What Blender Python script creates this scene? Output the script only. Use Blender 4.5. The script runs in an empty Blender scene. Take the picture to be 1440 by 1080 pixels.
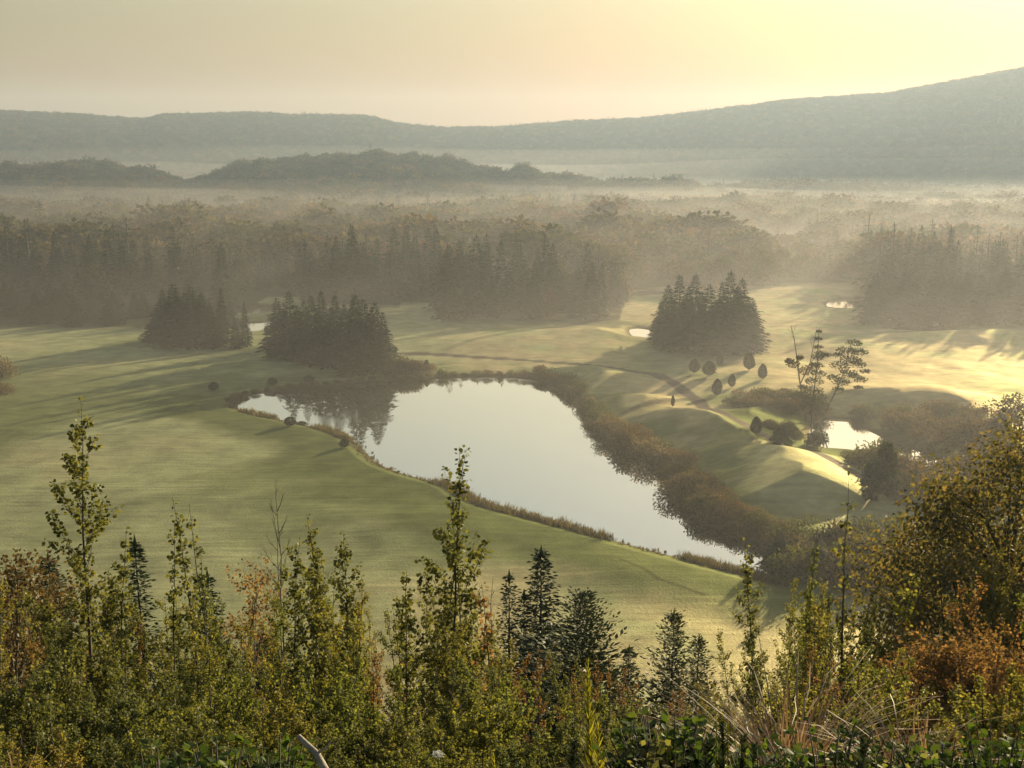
import bpy, bmesh, math, random
import numpy as np
from mathutils import Vector, Matrix

rng = np.random.default_rng(7)
random.seed(7)
SC = bpy.context.scene
COL = SC.collection
PI = math.pi
RAD = math.radians

# ------------------------------------------------------------------ camera
CAMZ = 46.0
F = 1500.0                       # focal length in photo pixels (photo 1440 wide)
PITCH = math.atan(300.0 / F)
cp, sp = math.cos(PITCH), math.sin(PITCH)

def ray(px, py):
    px = np.asarray(px, float); py = np.asarray(py, float)
    v = (540.0 - py) / F
    return (px - 720.0) / F, cp + v * sp, -sp + v * cp

def G(px, py, z=0.0):
    """where the sight line of a photo pixel meets the level z"""
    dx, dy, dz = ray(px, py)
    t = (z - CAMZ) / dz
    return dx * t, dy * t

def azel(px, py):
    dx, dy, dz = ray(px, py)
    return np.arctan2(dx, dy), dz / np.hypot(dx, dy)

cam_d = bpy.data.cameras.new('camera')
cam = bpy.data.objects.new('camera', cam_d); COL.objects.link(cam)
cam.location = (0, 0, CAMZ)
cam.rotation_euler = (PI / 2 - PITCH, 0, 0)
cam_d.sensor_width = 36.0
cam_d.lens = 36.0 * F / 1440.0
cam_d.clip_start = 0.1
cam_d.clip_end = 20000
SC.camera = cam

# ------------------------------------------------------------------ sun and sky
SUN_AZ, SUN_EL = RAD(35.0), RAD(12.0)
SUN_E = 5.0
SKY_S = 0.031
EXPO = 1.38
sun_dir = Vector((math.sin(SUN_AZ) * math.cos(SUN_EL), math.cos(SUN_AZ) * math.cos(SUN_EL), math.sin(SUN_EL)))
sd_ = bpy.data.lights.new('sun', 'SUN'); sd_.energy = SUN_E; sd_.angle = RAD(0.5); sd_.color = (1.0, 0.82, 0.54)
so = bpy.data.objects.new('sun', sd_); COL.objects.link(so)
so.rotation_euler = sun_dir.to_track_quat('Z', 'Y').to_euler()
so.location = (60, 90, 120)
W = bpy.data.worlds.new('World'); SC.world = W; W.use_nodes = True
nt = W.node_tree; nt.nodes.clear()
sky = nt.nodes.new('ShaderNodeTexSky'); sky.sky_type = 'NISHITA'; sky.sun_disc = False
sky.sun_elevation = SUN_EL; sky.sun_rotation = SUN_AZ
sky.air_density = 1.7; sky.dust_density = 2.0; sky.ozone_density = 0.8; sky.altitude = 300
bg = nt.nodes.new('ShaderNodeBackground'); bg.inputs[1].default_value = SKY_S
wo = nt.nodes.new('ShaderNodeOutputWorld')
# the air close to the horizon is dustier and warmer
tcw = nt.nodes.new('ShaderNodeTexCoord'); sxw = nt.nodes.new('ShaderNodeSeparateXYZ'); nt.links.new(tcw.outputs['Generated'], sxw.inputs[0])
crw = nt.nodes.new('ShaderNodeValToRGB'); nt.links.new(sxw.outputs[2], crw.inputs[0])
crw.color_ramp.elements[0].position = 0.0; crw.color_ramp.elements[0].color = (0.60, 0.33, 0.14, 1)
crw.color_ramp.elements[1].position = 0.32; crw.color_ramp.elements[1].color = (1.2, 1.22, 1.32, 1)
e_ = crw.color_ramp.elements.new(0.08); e_.color = (0.70, 0.42, 0.20, 1)
e_ = crw.color_ramp.elements.new(0.17); e_.color = (1.22, 1.12, 1.08, 1)
mxw = nt.nodes.new('ShaderNodeMix'); mxw.data_type = 'RGBA'; mxw.blend_type = 'MULTIPLY'; mxw.inputs[0].default_value = 1.0
nt.links.new(sky.outputs[0], mxw.inputs[6]); nt.links.new(crw.outputs[0], mxw.inputs[7])
nt.links.new(mxw.outputs[2], bg.inputs[0]); nt.links.new(bg.outputs[0], wo.inputs[0])

SC.view_settings.view_transform = 'Standard'
SC.view_settings.look = 'None'
SC.view_settings.exposure = EXPO
SC.view_settings.gamma = 1.0
SC.view_settings.use_curve_mapping = False
SC.render.engine = 'CYCLES'
cy = SC.cycles
cy.use_denoising = True
try:
    cy.denoiser = 'OPENIMAGEDENOISE'; cy.denoising_input_passes = 'RGB_ALBEDO_NORMAL'; cy.denoising_prefilter = 'ACCURATE'
except Exception:
    pass
cy.max_bounces = 6; cy.diffuse_bounces = 2; cy.glossy_bounces = 2; cy.transmission_bounces = 3
cy.volume_bounces = 0; cy.transparent_max_bounces = 4
cy.sample_clamp_indirect = 6.0
cy.caustics_reflective = False; cy.caustics_refractive = False

# ------------------------------------------------------------------ helpers: tagging
def tag(o, label=None, cat=None, group=None, kind=None):
    if label: o['label'] = label
    if cat: o['category'] = cat
    if group: o['group'] = group
    if kind: o['kind'] = kind
    return o

def link(o, parent=None):
    COL.objects.link(o)
    if parent: o.parent = parent
    return o

def empty(name, loc=(0, 0, 0), rz=0.0):
    o = bpy.data.objects.new(name, None); COL.objects.link(o)
    o.location = loc; o.rotation_euler = (0, 0, rz)
    o.empty_display_size = 0.3
    return o

# ------------------------------------------------------------------ helpers: materials
def new_mat(name):
    m = bpy.data.materials.new(name); m.use_nodes = True
    m.node_tree.nodes.clear()
    return m, m.node_tree

def N(t, typ, **kw):
    n = t.nodes.new(typ)
    for k, v in kw.items(): setattr(n, k, v)
    return n

def ramp(t, cols, src, interp='LINEAR'):
    r = N(t, 'ShaderNodeValToRGB'); r.color_ramp.interpolation = interp
    el = r.color_ramp.elements
    while len(el) < len(cols): el.new(0.5)
    for i, (p, c) in enumerate(cols):
        el[i].position = p; el[i].color = (*c, 1)
    t.links.new(src, r.inputs[0])
    return r

def leaf_mat(name, cols, trans=0.45, per_object=0.5, rough=0.5, gloss=0.06, tcol=(1.2, 1.12, 0.6), hue=0.0):
    """foliage: colour varies leaf by leaf and plant by plant; part of the light goes through"""
    m, t = new_mat(name)
    g = N(t, 'ShaderNodeNewGeometry'); oi = N(t, 'ShaderNodeObjectInfo')
    mx = N(t, 'ShaderNodeMix', data_type='FLOAT'); mx.inputs[0].default_value = per_object
    t.links.new(g.outputs['Random Per Island'], mx.inputs[2]); t.links.new(oi.outputs['Random'], mx.inputs[3])
    n = len(cols)
    r = ramp(t, [(i / (n - 1), c) for i, c in enumerate(cols)], mx.outputs[0])
    # leaf to leaf brightness
    mr = N(t, 'ShaderNodeMapRange'); mr.inputs[3].default_value = 0.65; mr.inputs[4].default_value = 1.35
    t.links.new(g.outputs['Random Per Island'], mr.inputs[0])
    sc = N(t, 'ShaderNodeVectorMath', operation='SCALE')
    t.links.new(r.outputs[0], sc.inputs[0]); t.links.new(mr.outputs[0], sc.inputs[3])
    d = N(t, 'ShaderNodeBsdfDiffuse'); t.links.new(sc.outputs[0], d.inputs[0])
    out = N(t, 'ShaderNodeOutputMaterial')
    last = d
    if trans > 0:
        tv = N(t, 'ShaderNodeVectorMath', operation='MULTIPLY'); tv.inputs[1].default_value = tcol
        t.links.new(sc.outputs[0], tv.inputs[0])
        tr = N(t, 'ShaderNodeBsdfTranslucent'); t.links.new(tv.outputs[0], tr.inputs[0])
        ms = N(t, 'ShaderNodeMixShader'); ms.inputs[0].default_value = trans
        t.links.new(d.outputs[0], ms.inputs[1]); t.links.new(tr.outputs[0], ms.inputs[2]); last = ms
    if gloss > 0:
        gl = N(t, 'ShaderNodeBsdfGlossy'); gl.inputs['Roughness'].default_value = rough; gl.inputs[0].default_value = (0.9, 0.9, 0.85, 1)
        ms = N(t, 'ShaderNodeMixShader'); ms.inputs[0].default_value = gloss
        t.links.new(last.outputs[0], ms.inputs[1]); t.links.new(gl.outputs[0], ms.inputs[2]); last = ms
    t.links.new(last.outputs[0], out.inputs[0])
    return m

def bark_mat(name, c1, c2, scale=6.0):
    m, t = new_mat(name)
    tc = N(t, 'ShaderNodeTexCoord'); mp = N(t, 'ShaderNodeMapping'); mp.inputs['Scale'].default_value = (1, 1, 0.3)
    no = N(t, 'ShaderNodeTexNoise'); no.inputs['Scale'].default_value = scale; no.inputs['Detail'].default_value = 5
    t.links.new(tc.outputs['Object'], mp.inputs[0]); t.links.new(mp.outputs[0], no.inputs['Vector'])
    r = ramp(t, [(0.35, c1), (0.65, c2)], no.outputs[0])
    b = N(t, 'ShaderNodeBsdfPrincipled'); b.inputs['Roughness'].default_value = 0.85
    t.links.new(r.outputs[0], b.inputs['Base Color'])
    bp = N(t, 'ShaderNodeBump'); bp.inputs['Strength'].default_value = 0.5; bp.inputs['Distance'].default_value = 0.02
    t.links.new(no.outputs[0], bp.inputs['Height']); t.links.new(bp.outputs[0], b.inputs['Normal'])
    o = N(t, 'ShaderNodeOutputMaterial'); t.links.new(b.outputs[0], o.inputs[0])
    return m

M = {}
M['bark'] = bark_mat('grey_brown_bark', (0.05, 0.04, 0.03), (0.13, 0.11, 0.085))
M['bark_pale'] = bark_mat('pale_aspen_bark', (0.10, 0.095, 0.06), (0.26, 0.25, 0.18), 14)
M['bark_dark'] = bark_mat('dark_conifer_bark', (0.03, 0.024, 0.018), (0.07, 0.055, 0.04))
M['dead'] = bark_mat('weathered_dead_wood', (0.16, 0.13, 0.09), (0.42, 0.37, 0.28), 20)
M['spruce'] = leaf_mat('spruce_needles', [(0.018, 0.030, 0.016), (0.028, 0.045, 0.020), (0.040, 0.055, 0.022)], trans=0.12, gloss=0.03)
M['cedar'] = leaf_mat('cedar_sprays', [(0.030, 0.045, 0.018), (0.050, 0.065, 0.022), (0.070, 0.075, 0.028)], trans=0.2, gloss=0.03)
M['tree_leaf'] = leaf_mat('browning_green_leaves', [(0.085, 0.095, 0.040), (0.115, 0.122, 0.046), (0.14, 0.13, 0.052), (0.165, 0.118, 0.056)], trans=0.5, per_object=0.1, gloss=0.03, tcol=(1.3, 1.1, 0.5))
M['aspen'] = leaf_mat('aspen_leaves', [(0.095, 0.12, 0.030), (0.13, 0.155, 0.038), (0.17, 0.18, 0.042), (0.215, 0.20, 0.047), (0.24, 0.185, 0.05)], trans=0.55, per_object=0.6, gloss=0.015, rough=0.5)
M['aspen_top'] = leaf_mat('olive_aspen_leaves', [(0.075, 0.088, 0.026), (0.11, 0.125, 0.032), (0.15, 0.155, 0.036), (0.20, 0.18, 0.04)], trans=0.45, per_object=0.3, gloss=0.02)
M['aspen_dark'] = leaf_mat('dull_green_leaves', [(0.078, 0.10, 0.036), (0.11, 0.13, 0.042), (0.14, 0.15, 0.048), (0.175, 0.165, 0.054)], trans=0.5, per_object=0.6, gloss=0.015, rough=0.5)
M['rust'] = leaf_mat('rusty_autumn_leaves', [(0.16, 0.15, 0.06), (0.20, 0.155, 0.07), (0.23, 0.145, 0.075), (0.20, 0.175, 0.065)], trans=0.45, per_object=0.35, gloss=0.01, tcol=(1.3, 1.0, 0.5))
M['shore'] = leaf_mat('willow_scrub_leaves', [(0.060, 0.058, 0.024), (0.090, 0.078, 0.030), (0.125, 0.088, 0.036), (0.15, 0.125, 0.05)], trans=0.35, per_object=0.6, gloss=0.02, tcol=(1.2, 1.0, 0.6))
M['shore_pale'] = leaf_mat('pale_seeded_scrub', [(0.13, 0.115, 0.06), (0.18, 0.155, 0.085), (0.22, 0.18, 0.10)], trans=0.35, per_object=0.4, gloss=0.0, tcol=(1.2, 1.05, 0.7))
M['shore_olive'] = leaf_mat('olive_scrub_leaves', [(0.055, 0.070, 0.022), (0.085, 0.10, 0.03), (0.12, 0.12, 0.035)], trans=0.35, per_object=0.4, gloss=0.0)
M['wood'] = leaf_mat('mixed_autumn_crowns', [(0.045, 0.055, 0.024), (0.07, 0.078, 0.03), (0.05, 0.055, 0.026), (0.11, 0.10, 0.04), (0.06, 0.055, 0.028), (0.10, 0.068, 0.04), (0.07, 0.075, 0.03), (0.14, 0.115, 0.05), (0.13, 0.065, 0.042)], trans=0.3, per_object=0.93, gloss=0.0, tcol=(1.2, 1.05, 0.6))
M['green'] = leaf_mat('fresh_green_leaves', [(0.035, 0.07, 0.014), (0.055, 0.095, 0.018), (0.08, 0.115, 0.02)], trans=0.45, per_object=0.2, gloss=0.02, rough=0.5)
M['grey_leaf'] = leaf_mat('grey_green_leaves', [(0.03, 0.045, 0.022), (0.045, 0.062, 0.03), (0.06, 0.075, 0.04)], trans=0.25, per_object=0.2, gloss=0.0)
M['straw'] = leaf_mat('dry_straw_blades', [(0.16, 0.10, 0.05), (0.26, 0.17, 0.09), (0.38, 0.28, 0.16)], trans=0.35, per_object=0.2, gloss=0.05, tcol=(1.2, 1.05, 0.7))
M['gold'] = leaf_mat('yellow_green_stalk', [(0.16, 0.20, 0.02), (0.28, 0.27, 0.025), (0.38, 0.32, 0.03)], trans=0.4, per_object=0.1, gloss=0.05)
M['grass'] = leaf_mat('slope_grass_blades', [(0.05, 0.07, 0.018), (0.09, 0.10, 0.025), (0.15, 0.12, 0.04)], trans=0.4, per_object=0.1, gloss=0.05)
M['white'] = leaf_mat('white_flower', [(0.6, 0.6, 0.55), (0.75, 0.75, 0.7)], trans=0.3, gloss=0.0, tcol=(1, 1, 1))
M['reed'] = leaf_mat('bank_grass_blades', [(0.07, 0.07, 0.025), (0.12, 0.10, 0.035), (0.17, 0.13, 0.05)], trans=0.35, per_object=0.1, gloss=0.02)

# ------------------------------------------------------------------ helpers: meshes
class MB:
    def __init__(s): s.v = []; s.n = 0; s.f = []; s.mi = []
    def add(s, V, Fc, mi=0):
        V = np.asarray(V, float).reshape(-1, 3)
        Fc = np.asarray(Fc, int)
        s.v.append(V); s.f.append(Fc + s.n); s.mi.append(np.full(len(Fc), mi)); s.n += len(V)
    def mesh(s, name, mats, smooth=False):
        me = bpy.data.meshes.new(name)
        V = np.concatenate(s.v) if s.v else np.zeros((0, 3))
        cnt = np.concatenate([np.full(len(f), f.shape[1]) for f in s.f])
        idx = np.concatenate([f.ravel() for f in s.f])
        me.vertices.add(len(V)); me.vertices.foreach_set('co', V.astype(np.float32).ravel())
        me.loops.add(len(idx)); me.loops.foreach_set('vertex_index', idx.astype(np.int32))
        me.polygons.add(len(cnt))
        st = np.concatenate([[0], np.cumsum(cnt)[:-1]])
        me.polygons.foreach_set('loop_start', st.astype(np.int32))
        me.polygons.foreach_set('loop_total', cnt.astype(np.int32))
        me.polygons.foreach_set('material_index', np.concatenate(s.mi).astype(np.int32))
        if smooth: me.polygons.foreach_set('use_smooth', np.ones(len(cnt), bool))
        for m in (mats if isinstance(mats, (list, tuple)) else [mats]): me.materials.append(m)
        me.update(calc_edges=True)
        return me

def unit(a):
    return a / np.maximum(np.linalg.norm(a, axis=-1, keepdims=True), 1e-9)

def leaves(mb, P, A, B, L, Wd, shape='quad', fold=0.0, mi=0):
    """leaf blades at P along A with half width axis B"""
    P = np.asarray(P, float); n = len(P)
    if n == 0: return
    A = unit(A); B = unit(B - (B * A).sum(1, keepdims=True) * A); C = np.cross(A, B)
    L = np.broadcast_to(L, (n,))[:, None]; Wd = np.broadcast_to(Wd, (n,))[:, None]
    if shape == 'quad':
        prof = [(0, 0, 0), (0.45, 0.5, fold), (1, 0, 0), (0.45, -0.5, fold)]
    elif shape == 'oval':
        prof = [(0, 0, 0), (0.25, 0.42, fold), (0.62, 0.45, fold), (1, 0, 0), (0.62, -0.45, fold), (0.25, -0.42, fold)]
    elif shape == 'blade':
        prof = [(0, 0.5, 0), (0.6, 0.35, fold), (1, 0, 2 * fold), (0.6, -0.35, fold), (0, -0.5, 0)]
    V = np.stack([P + A * L * a + B * Wd * b + C * Wd * c for a, b, c in prof], 1)
    k = len(prof)
    if shape == 'oval':
        base = (np.arange(n) * k)[:, None]
        Fc = np.concatenate([base + np.array([0, 1, 2, 3]), base + np.array([0, 3, 4, 5])], 0)
    else:
        Fc = np.arange(n * k).reshape(n, k)
    mb.add(V.reshape(-1, 3), Fc, mi)

def tube(mb, pts, radii, sides=6, mi=0, cap=True):
    pts = np.asarray(pts, float); m = len(pts)
    radii = np.broadcast_to(radii, (m,))
    T = np.gradient(pts, axis=0); T = unit(T)
    ref = np.tile([1.0, 0.13, 0.02], (m, 1))
    ref[np.abs((ref * T).sum(1)) > 0.9] = [0, 1, 0]
    U = unit(np.cross(T, ref)); Vv = np.cross(T, U)
    a = np.arange(sides) * 2 * PI / sides
    ring = pts[:, None] + radii[:, None, None] * (np.cos(a)[None, :, None] * U[:, None] + np.sin(a)[None, :, None] * Vv[:, None])
    Vt = ring.reshape(-1, 3)
    i = np.arange(m - 1)[:, None] * sides; j = np.arange(sides)[None]
    j2 = (j + 1) % sides
    Fc = np.stack([i + j, i + j2, i + sides + j2, i + sides + j], -1).reshape(-1, 4)
    mb.add(Vt, Fc, mi)
    if cap:
        mb.add(ring[-1], np.arange(sides)[None], mi)

def rv(n, r=None):
    r = r or rng
    return unit(r.normal(size=(n, 3)))

# ------------------------------------------------------------------ noise (value noise, world space)
_perm = np.random.default_rng(3).random((256, 256))
def vnoise(x, y):
    xi = np.floor(x).astype(int); yi = np.floor(y).astype(int)
    fx = x - xi; fy = y - yi
    fx = fx * fx * (3 - 2 * fx); fy = fy * fy * (3 - 2 * fy)
    a = _perm[xi & 255, yi & 255]; b = _perm[(xi + 1) & 255, yi & 255]
    c = _perm[xi & 255, (yi + 1) & 255]; d = _perm[(xi + 1) & 255, (yi + 1) & 255]
    return (a * (1 - fx) + b * fx) * (1 - fy) + (c * (1 - fx) + d * fx) * fy - 0.5
def fbm(x, y, s, o=4):
    r = 0; a = 1.0
    for k in range(o):
        r = r + a * vnoise(x / s + 17.3 * k, y / s + 5.1 * k); s = s / 2.0; a *= 0.5
    return r
def sstep(a, b, x):
    t = np.clip((x - a) / (b - a), 0, 1); return t * t * (3 - 2 * t)

# ------------------------------------------------------------------ plan shapes (ground outlines)
def PG(pts):
    p = np.array(pts, float); x, y = G(p[:, 0], p[:, 1]); return np.stack([x, y], 1)

def smooth_poly(p, it=2):
    for _ in range(it):
        q = np.roll(p, -1, 0); p = np.stack([0.75 * p + 0.25 * q, 0.25 * p + 0.75 * q], 1).reshape(-1, 2)
    return p

def sdist(P, x, y, closed=True):
    """signed distance: negative inside"""
    n = len(P); d2 = np.full(x.shape, 1e18); ins = np.zeros(x.shape, bool)
    for i in range(n if closed else n - 1):
        ax, ay = P[i]; bx, by = P[(i + 1) % n]
        ex, ey = bx - ax, by - ay; L = ex * ex + ey * ey + 1e-12
        t = np.clip(((x - ax) * ex + (y - ay) * ey) / L, 0, 1)
        d2 = np.minimum(d2, (x - ax - t * ex) ** 2 + (y - ay - t * ey) ** 2)
        if closed:
            c = (ay > y) != (by > y)
            xs = ex * (y - ay) / (ey if abs(ey) > 1e-12 else 1e-12) + ax
            ins ^= c & (x < xs)
    d = np.sqrt(d2)
    return np.where(ins, -d, d) if closed else d

POND = smooth_poly(PG([(322, 570), (350, 556), (400, 549), (450, 544), (520, 538), (600, 533), (680, 530), (745, 532),
    (785, 545), (808, 570), (838, 592), (822, 601), (850, 615), (900, 636), (936, 662), (948, 695), (972, 728), (1020, 748),
    (1070, 768), (1105, 788), (1118, 808), (1098, 822), (1070, 814), (1030, 803), (960, 786), (880, 765), (800, 743),
    (720, 722), (668, 708), (640, 686), (570, 668), (528, 652), (508, 628), (468, 607), (405, 594), (350, 582)]))
POND2 = smooth_poly(PG([(1138, 602), (1158, 589), (1190, 588), (1208, 594), (1219, 606), (1275, 630), (1330, 648), (1300, 660), (1240, 644),
    (1214, 634), (1185, 632), (1155, 630), (1138, 618)]))
SMALL = [smooth_poly(PG(p)) for p in (
    [(310, 430), (345, 428), (388, 430), (386, 439), (340, 441), (312, 438)],
    [(318, 452), (372, 455), (384, 449), (390, 462), (350, 468), (320, 462)],
    [(440, 436), (480, 434), (500, 440), (486, 452), (450, 448)],
    [(884, 462), (905, 461), (925, 470), (930, 480), (900, 477), (886, 471)],
    [(1160, 426), (1185, 419), (1235, 420), (1240, 430), (1205, 436), (1165, 434)],
    [(1245, 455), (1290, 456), (1345, 462), (1340, 470), (1280, 466), (1246, 464)],
    [(885, 410), (930, 408), (936, 414), (890, 418)],
)]
PONDS = [POND, POND2] + SMALL

PATH = np.concatenate([PG([(470, 500), (600, 502), (720, 509), (800, 515), (870, 524), (925, 537), (955, 552), (975, 566), (986, 582),
                           (1002, 598), (1030, 616), (1062, 632), (1105, 650), (1150, 670), (1185, 684), (1215, 697), (1260, 715), (1310, 730)])])
PATH2 = PG([(858, 596), (895, 590), (930, 584), (956, 577), (976, 568)])
GREEN_FAR = PG([(1118, 415), (1140, 410), (1190, 411), (1222, 416), (1205, 419), (1150, 419)])
GREEN_B = smooth_poly(PG([(870, 585), (880, 566), (910, 557), (940, 556), (958, 566), (950, 580), (910, 590)]))

EDGE_X = np.array([-2500, -300, 0, 330, 340, 420, 430, 560, 565, 615, 620, 760, 870, 880, 930, 1000, 1080, 1100, 1212, 1220, 1228, 1440, 1700, 3800.])
EDGE_Y = np.array([428, 426, 425, 424, 419, 419, 428, 432, 426, 426, 450, 454, 452, 420, 412, 410, 408, 400, 398, 436, 446, 448, 448, 448.])
_ea, _ee = azel(EDGE_X, EDGE_Y)
_er = -CAMZ / _ee
def forest_edge(az):
    return np.interp(az, _ea, _er)

def tab(pts):
    p = np.array(pts, float); return azel(p[:, 0], p[:, 1])
T_MID = tab([(-1500, 240), (-300, 232), (0, 236), (120, 233), (200, 244), (262, 259), (295, 252), (330, 232), (400, 226), (540, 218), (620, 224),
             (680, 240), (715, 246), (735, 236), (770, 251), (850, 258), (1000, 263), (1150, 258), (1200, 263), (1440, 268), (2500, 268)])
T_FAR = tab([(-2500, 160), (-600, 150), (0, 158), (100, 161), (205, 168), (228, 161), (345, 159), (520, 164), (560, 175), (630, 181), (700, 180),
             (800, 172), (900, 168), (960, 161), (1100, 143), (1250, 133), (1350, 115), (1440, 97), (1600, 90), (1900, 100), (3500, 140)])

# mounds of the golf ground: px, py of the crest, half width (m), half depth (m), height (m), turn
MOUNDS = [
    (905, 566, 8, 9, 1.7, 0.3), (960, 596, 13, 8, 2.2, -0.5), (1030, 622, 9, 9, 2.0, -0.4), (915, 606, 8, 6, 1.4, 0.3),
    (840, 528, 9, 9, 1.6, -0.3), (800, 524, 8, 8, 1.0, 0), (1080, 585, 11, 6, 1.5, 0.0), (1130, 587, 8, 6, 0.9, 0.0),
    (1085, 652, 7, 6, 1.8, -0.3), (1130, 668, 9, 6, 1.2, -0.4), (1060, 682, 12, 6, 1.8, 0.1), (1140, 690, 13, 6, 1.6, -0.1), (1175, 655, 7, 6, 1.0, -0.6),
    (1250, 562, 15, 7, 1.4, 0), (1340, 566, 14, 8, 1.6, 0), (1100, 566, 16, 6, 0.9, 0), (1170, 548, 20, 7, 0.9, 0),
    (1215, 490, 20, 9, 1.1, 0.2), (1300, 474, 16, 9, 1.2, 0.1), (1380, 478, 18, 9, 1.3, 0), (1430, 474, 16, 9, 1.1, 0),
    (760, 476, 26, 14, 1.0, 0), (850, 468, 18, 10, 1.4, -0.2), (640, 484, 24, 12, 0.6, 0), (1020, 528, 14, 8, 0.9, 0.2),
    (1090, 470, 20, 14, 1.3, 0), (1165, 408, 22, 10, 1.2, 0), (60, 520, 22, 14, 0.5, 0), (200, 600, 26, 16, 0.5, 0),
    (300, 690, 18, 9, 0.4, 0.2), (930, 810, 14, 6, 0.5, -0.3), (560, 740, 16, 8, 0.5, -0.2),
]

def terrain(x, y, full=False):
    x = np.asarray(x, float); y = np.asarray(y, float)
    r = np.hypot(x, y); az = np.arctan2(x, y)
    # valley floor
    z = 0.75 + 0.5 * fbm(x, y, 60) + 0.15 * fbm(x, y, 12, 3) * sstep(60, 120, r)
    mz = 0
    for (px, py, a, b, h, t) in MOUNDS:
        mx, my = G(px, py, 0.8 + h * 0.6)
        u = (x - mx) * math.cos(t) + (y - my) * math.sin(t); v = -(x - mx) * math.sin(t) + (y - my) * math.cos(t)
        q = (u / a) ** 2 + (v / b) ** 2
        mz = mz + np.where(q < 9, h * np.exp(-q), 0)
    z = z + 1.4 * mz + (0.55 * fbm(x * 0.8, y, 9, 3) + 0.5 * np.abs(fbm(x + 70, y * 0.7, 22, 2))) * sstep(8, 30, x) * sstep(150, 180, y) * (r < 420)
    # ponds
    sdm = np.full(x.shape, 1e9)
    near = (r > 60) & (r < 480) & (y > 0)
    if near.any():
        s = sdm[near]
        for P in PONDS: s = np.minimum(s, sdist(P, x[near], y[near]))
        sdm[near] = s
    zc = np.where(sdm < 0, np.maximum(-1.6, 0.28 * sdm), 0.28 * sdm)
    z = np.where(sdm < 30, np.minimum(z, zc) * 1.0, z)
    # the far wood floor, mid hills, far ridge
    front = np.cos(az) > -0.2
    zm = CAMZ + np.interp(az, *T_MID) * 1500 - 11 + 0.15 * fbm(x, y, 220)
    bump = np.exp(-((r - 1500) / 200) ** 2) * np.where(front, 1, 0.2)
    z = np.where(r > 900, np.maximum(z, zm * bump + 5 * fbm(x, y, 150) * bump), z)
    zf = CAMZ + np.interp(az, *T_FAR) * 2700 - 9
    rise = np.where(r < 2700, sstep(1650, 2700, r) ** 1.2, 1 - 0.35 * sstep(2700, 4400, r))
    fz = zf * rise + 14 * fbm(x, y, 420) * sstep(1700, 2200, r) * (1 - np.exp(-((r - 2700) / 200) ** 2) * 0.85)
    z = np.where(r > 1650, np.maximum(z, fz), z)
    # the hillside the photographer stands on
    s = y + 1.5 * fbm(x, y, 25, 2) * sstep(6, 25, y) + 0.0003 * x * x * (y > 20)
    hs = 44.4 - 0.62 * (s - 2.2) + 0.7 * fbm(x, y, 9, 3) * sstep(5, 30, r)
    hs = np.where(s < 2.2, 44.4 + 0.04 * (2.2 - s), hs)
    hs = np.minimum(hs, 46 + 8 * sstep(-10, -300, y))
    k = 2.2
    m = np.maximum(z, hs)
    z = m + k * np.log1p(np.exp(-np.abs(z - hs) / k)) * (np.abs(z - hs) < 40) * (sdm > 6)
    
    if full: return z, sdm, mz
    return z

def gz(x, y):
    return float(terrain(np.array([x]), np.array([y]))[0])
def on_ground(px, py):
    """ground point seen at a photo pixel (valley)"""
    z = 0.5
    for _ in range(6):
        x, y = G(px, py, z); z = gz(float(x), float(y))
    return float(x), float(y), z

# ------------------------------------------------------------------ ground sheet
th = np.unique(np.concatenate([np.arange(-180, -42, 3.0), np.arange(-42, -29, 0.5), np.arange(-29, 29.01, 0.08), np.arange(29.5, 43, 0.5), np.arange(43, 180.1, 3.0)]))
th = th[th < 179.9]
inv = np.linspace(1 / 72.0, 1 / 470.0, 430)
rr = np.unique(np.concatenate([[0.6], np.geomspace(1.2, 71, 110), 1 / inv, np.geomspace(475, 1650, 90), np.geomspace(1670, 4500, 130)]))
TH, RR = np.meshgrid(np.radians(th), rr)
GX = RR * np.sin(TH); GY = RR * np.cos(TH)
GZ, SDM, MZ = terrain(GX, GY, True)
nr, nc = GX.shape
ctr = np.array([[0, 0, 44.45]])
V = np.concatenate([np.stack([GX, GY, GZ], -1).reshape(-1, 3), ctr])
i = np.arange(nr - 1)[:, None] * nc; j = np.arange(nc)[None]; j2 = (j + 1) % nc
Q = np.stack([i + j, i + nc + j, i + nc + j2, i + j2], -1).reshape(-1, 4)[:, ::-1]
T3 = np.stack([np.full(nc, len(V) - 1), np.arange(nc), (np.arange(nc) + 1) % nc], -1)[:, ::-1]
gmb = MB(); gmb.add(V, Q); gmb.f.append(T3); gmb.mi.append(np.zeros(len(T3)))

# cover colours of the ground (grass kinds, path, mud), by place
def lerp(a, b, t): return a * (1 - t[..., None]) + b * t[..., None]
def C3(*c): return np.array(c, float)
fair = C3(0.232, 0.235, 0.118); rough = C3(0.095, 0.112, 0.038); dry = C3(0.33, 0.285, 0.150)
forestc = C3(0.030, 0.030, 0.015); slope = C3(0.055, 0.060, 0.025); mud = C3(0.070, 0.055, 0.030)
pathc = C3(0.065, 0.054, 0.045); greenc = C3(0.17, 0.19, 0.07)
x, y = GX, GY
az = np.arctan2(x, y)
c = np.tile(fair, (nr, nc, 1))
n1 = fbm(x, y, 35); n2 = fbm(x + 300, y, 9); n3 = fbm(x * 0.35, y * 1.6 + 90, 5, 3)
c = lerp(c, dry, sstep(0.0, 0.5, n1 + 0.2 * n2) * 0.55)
c = lerp(c, rough, sstep(-0.1, -0.5, n1 + 0.25 * n2) * 0.6)
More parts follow.
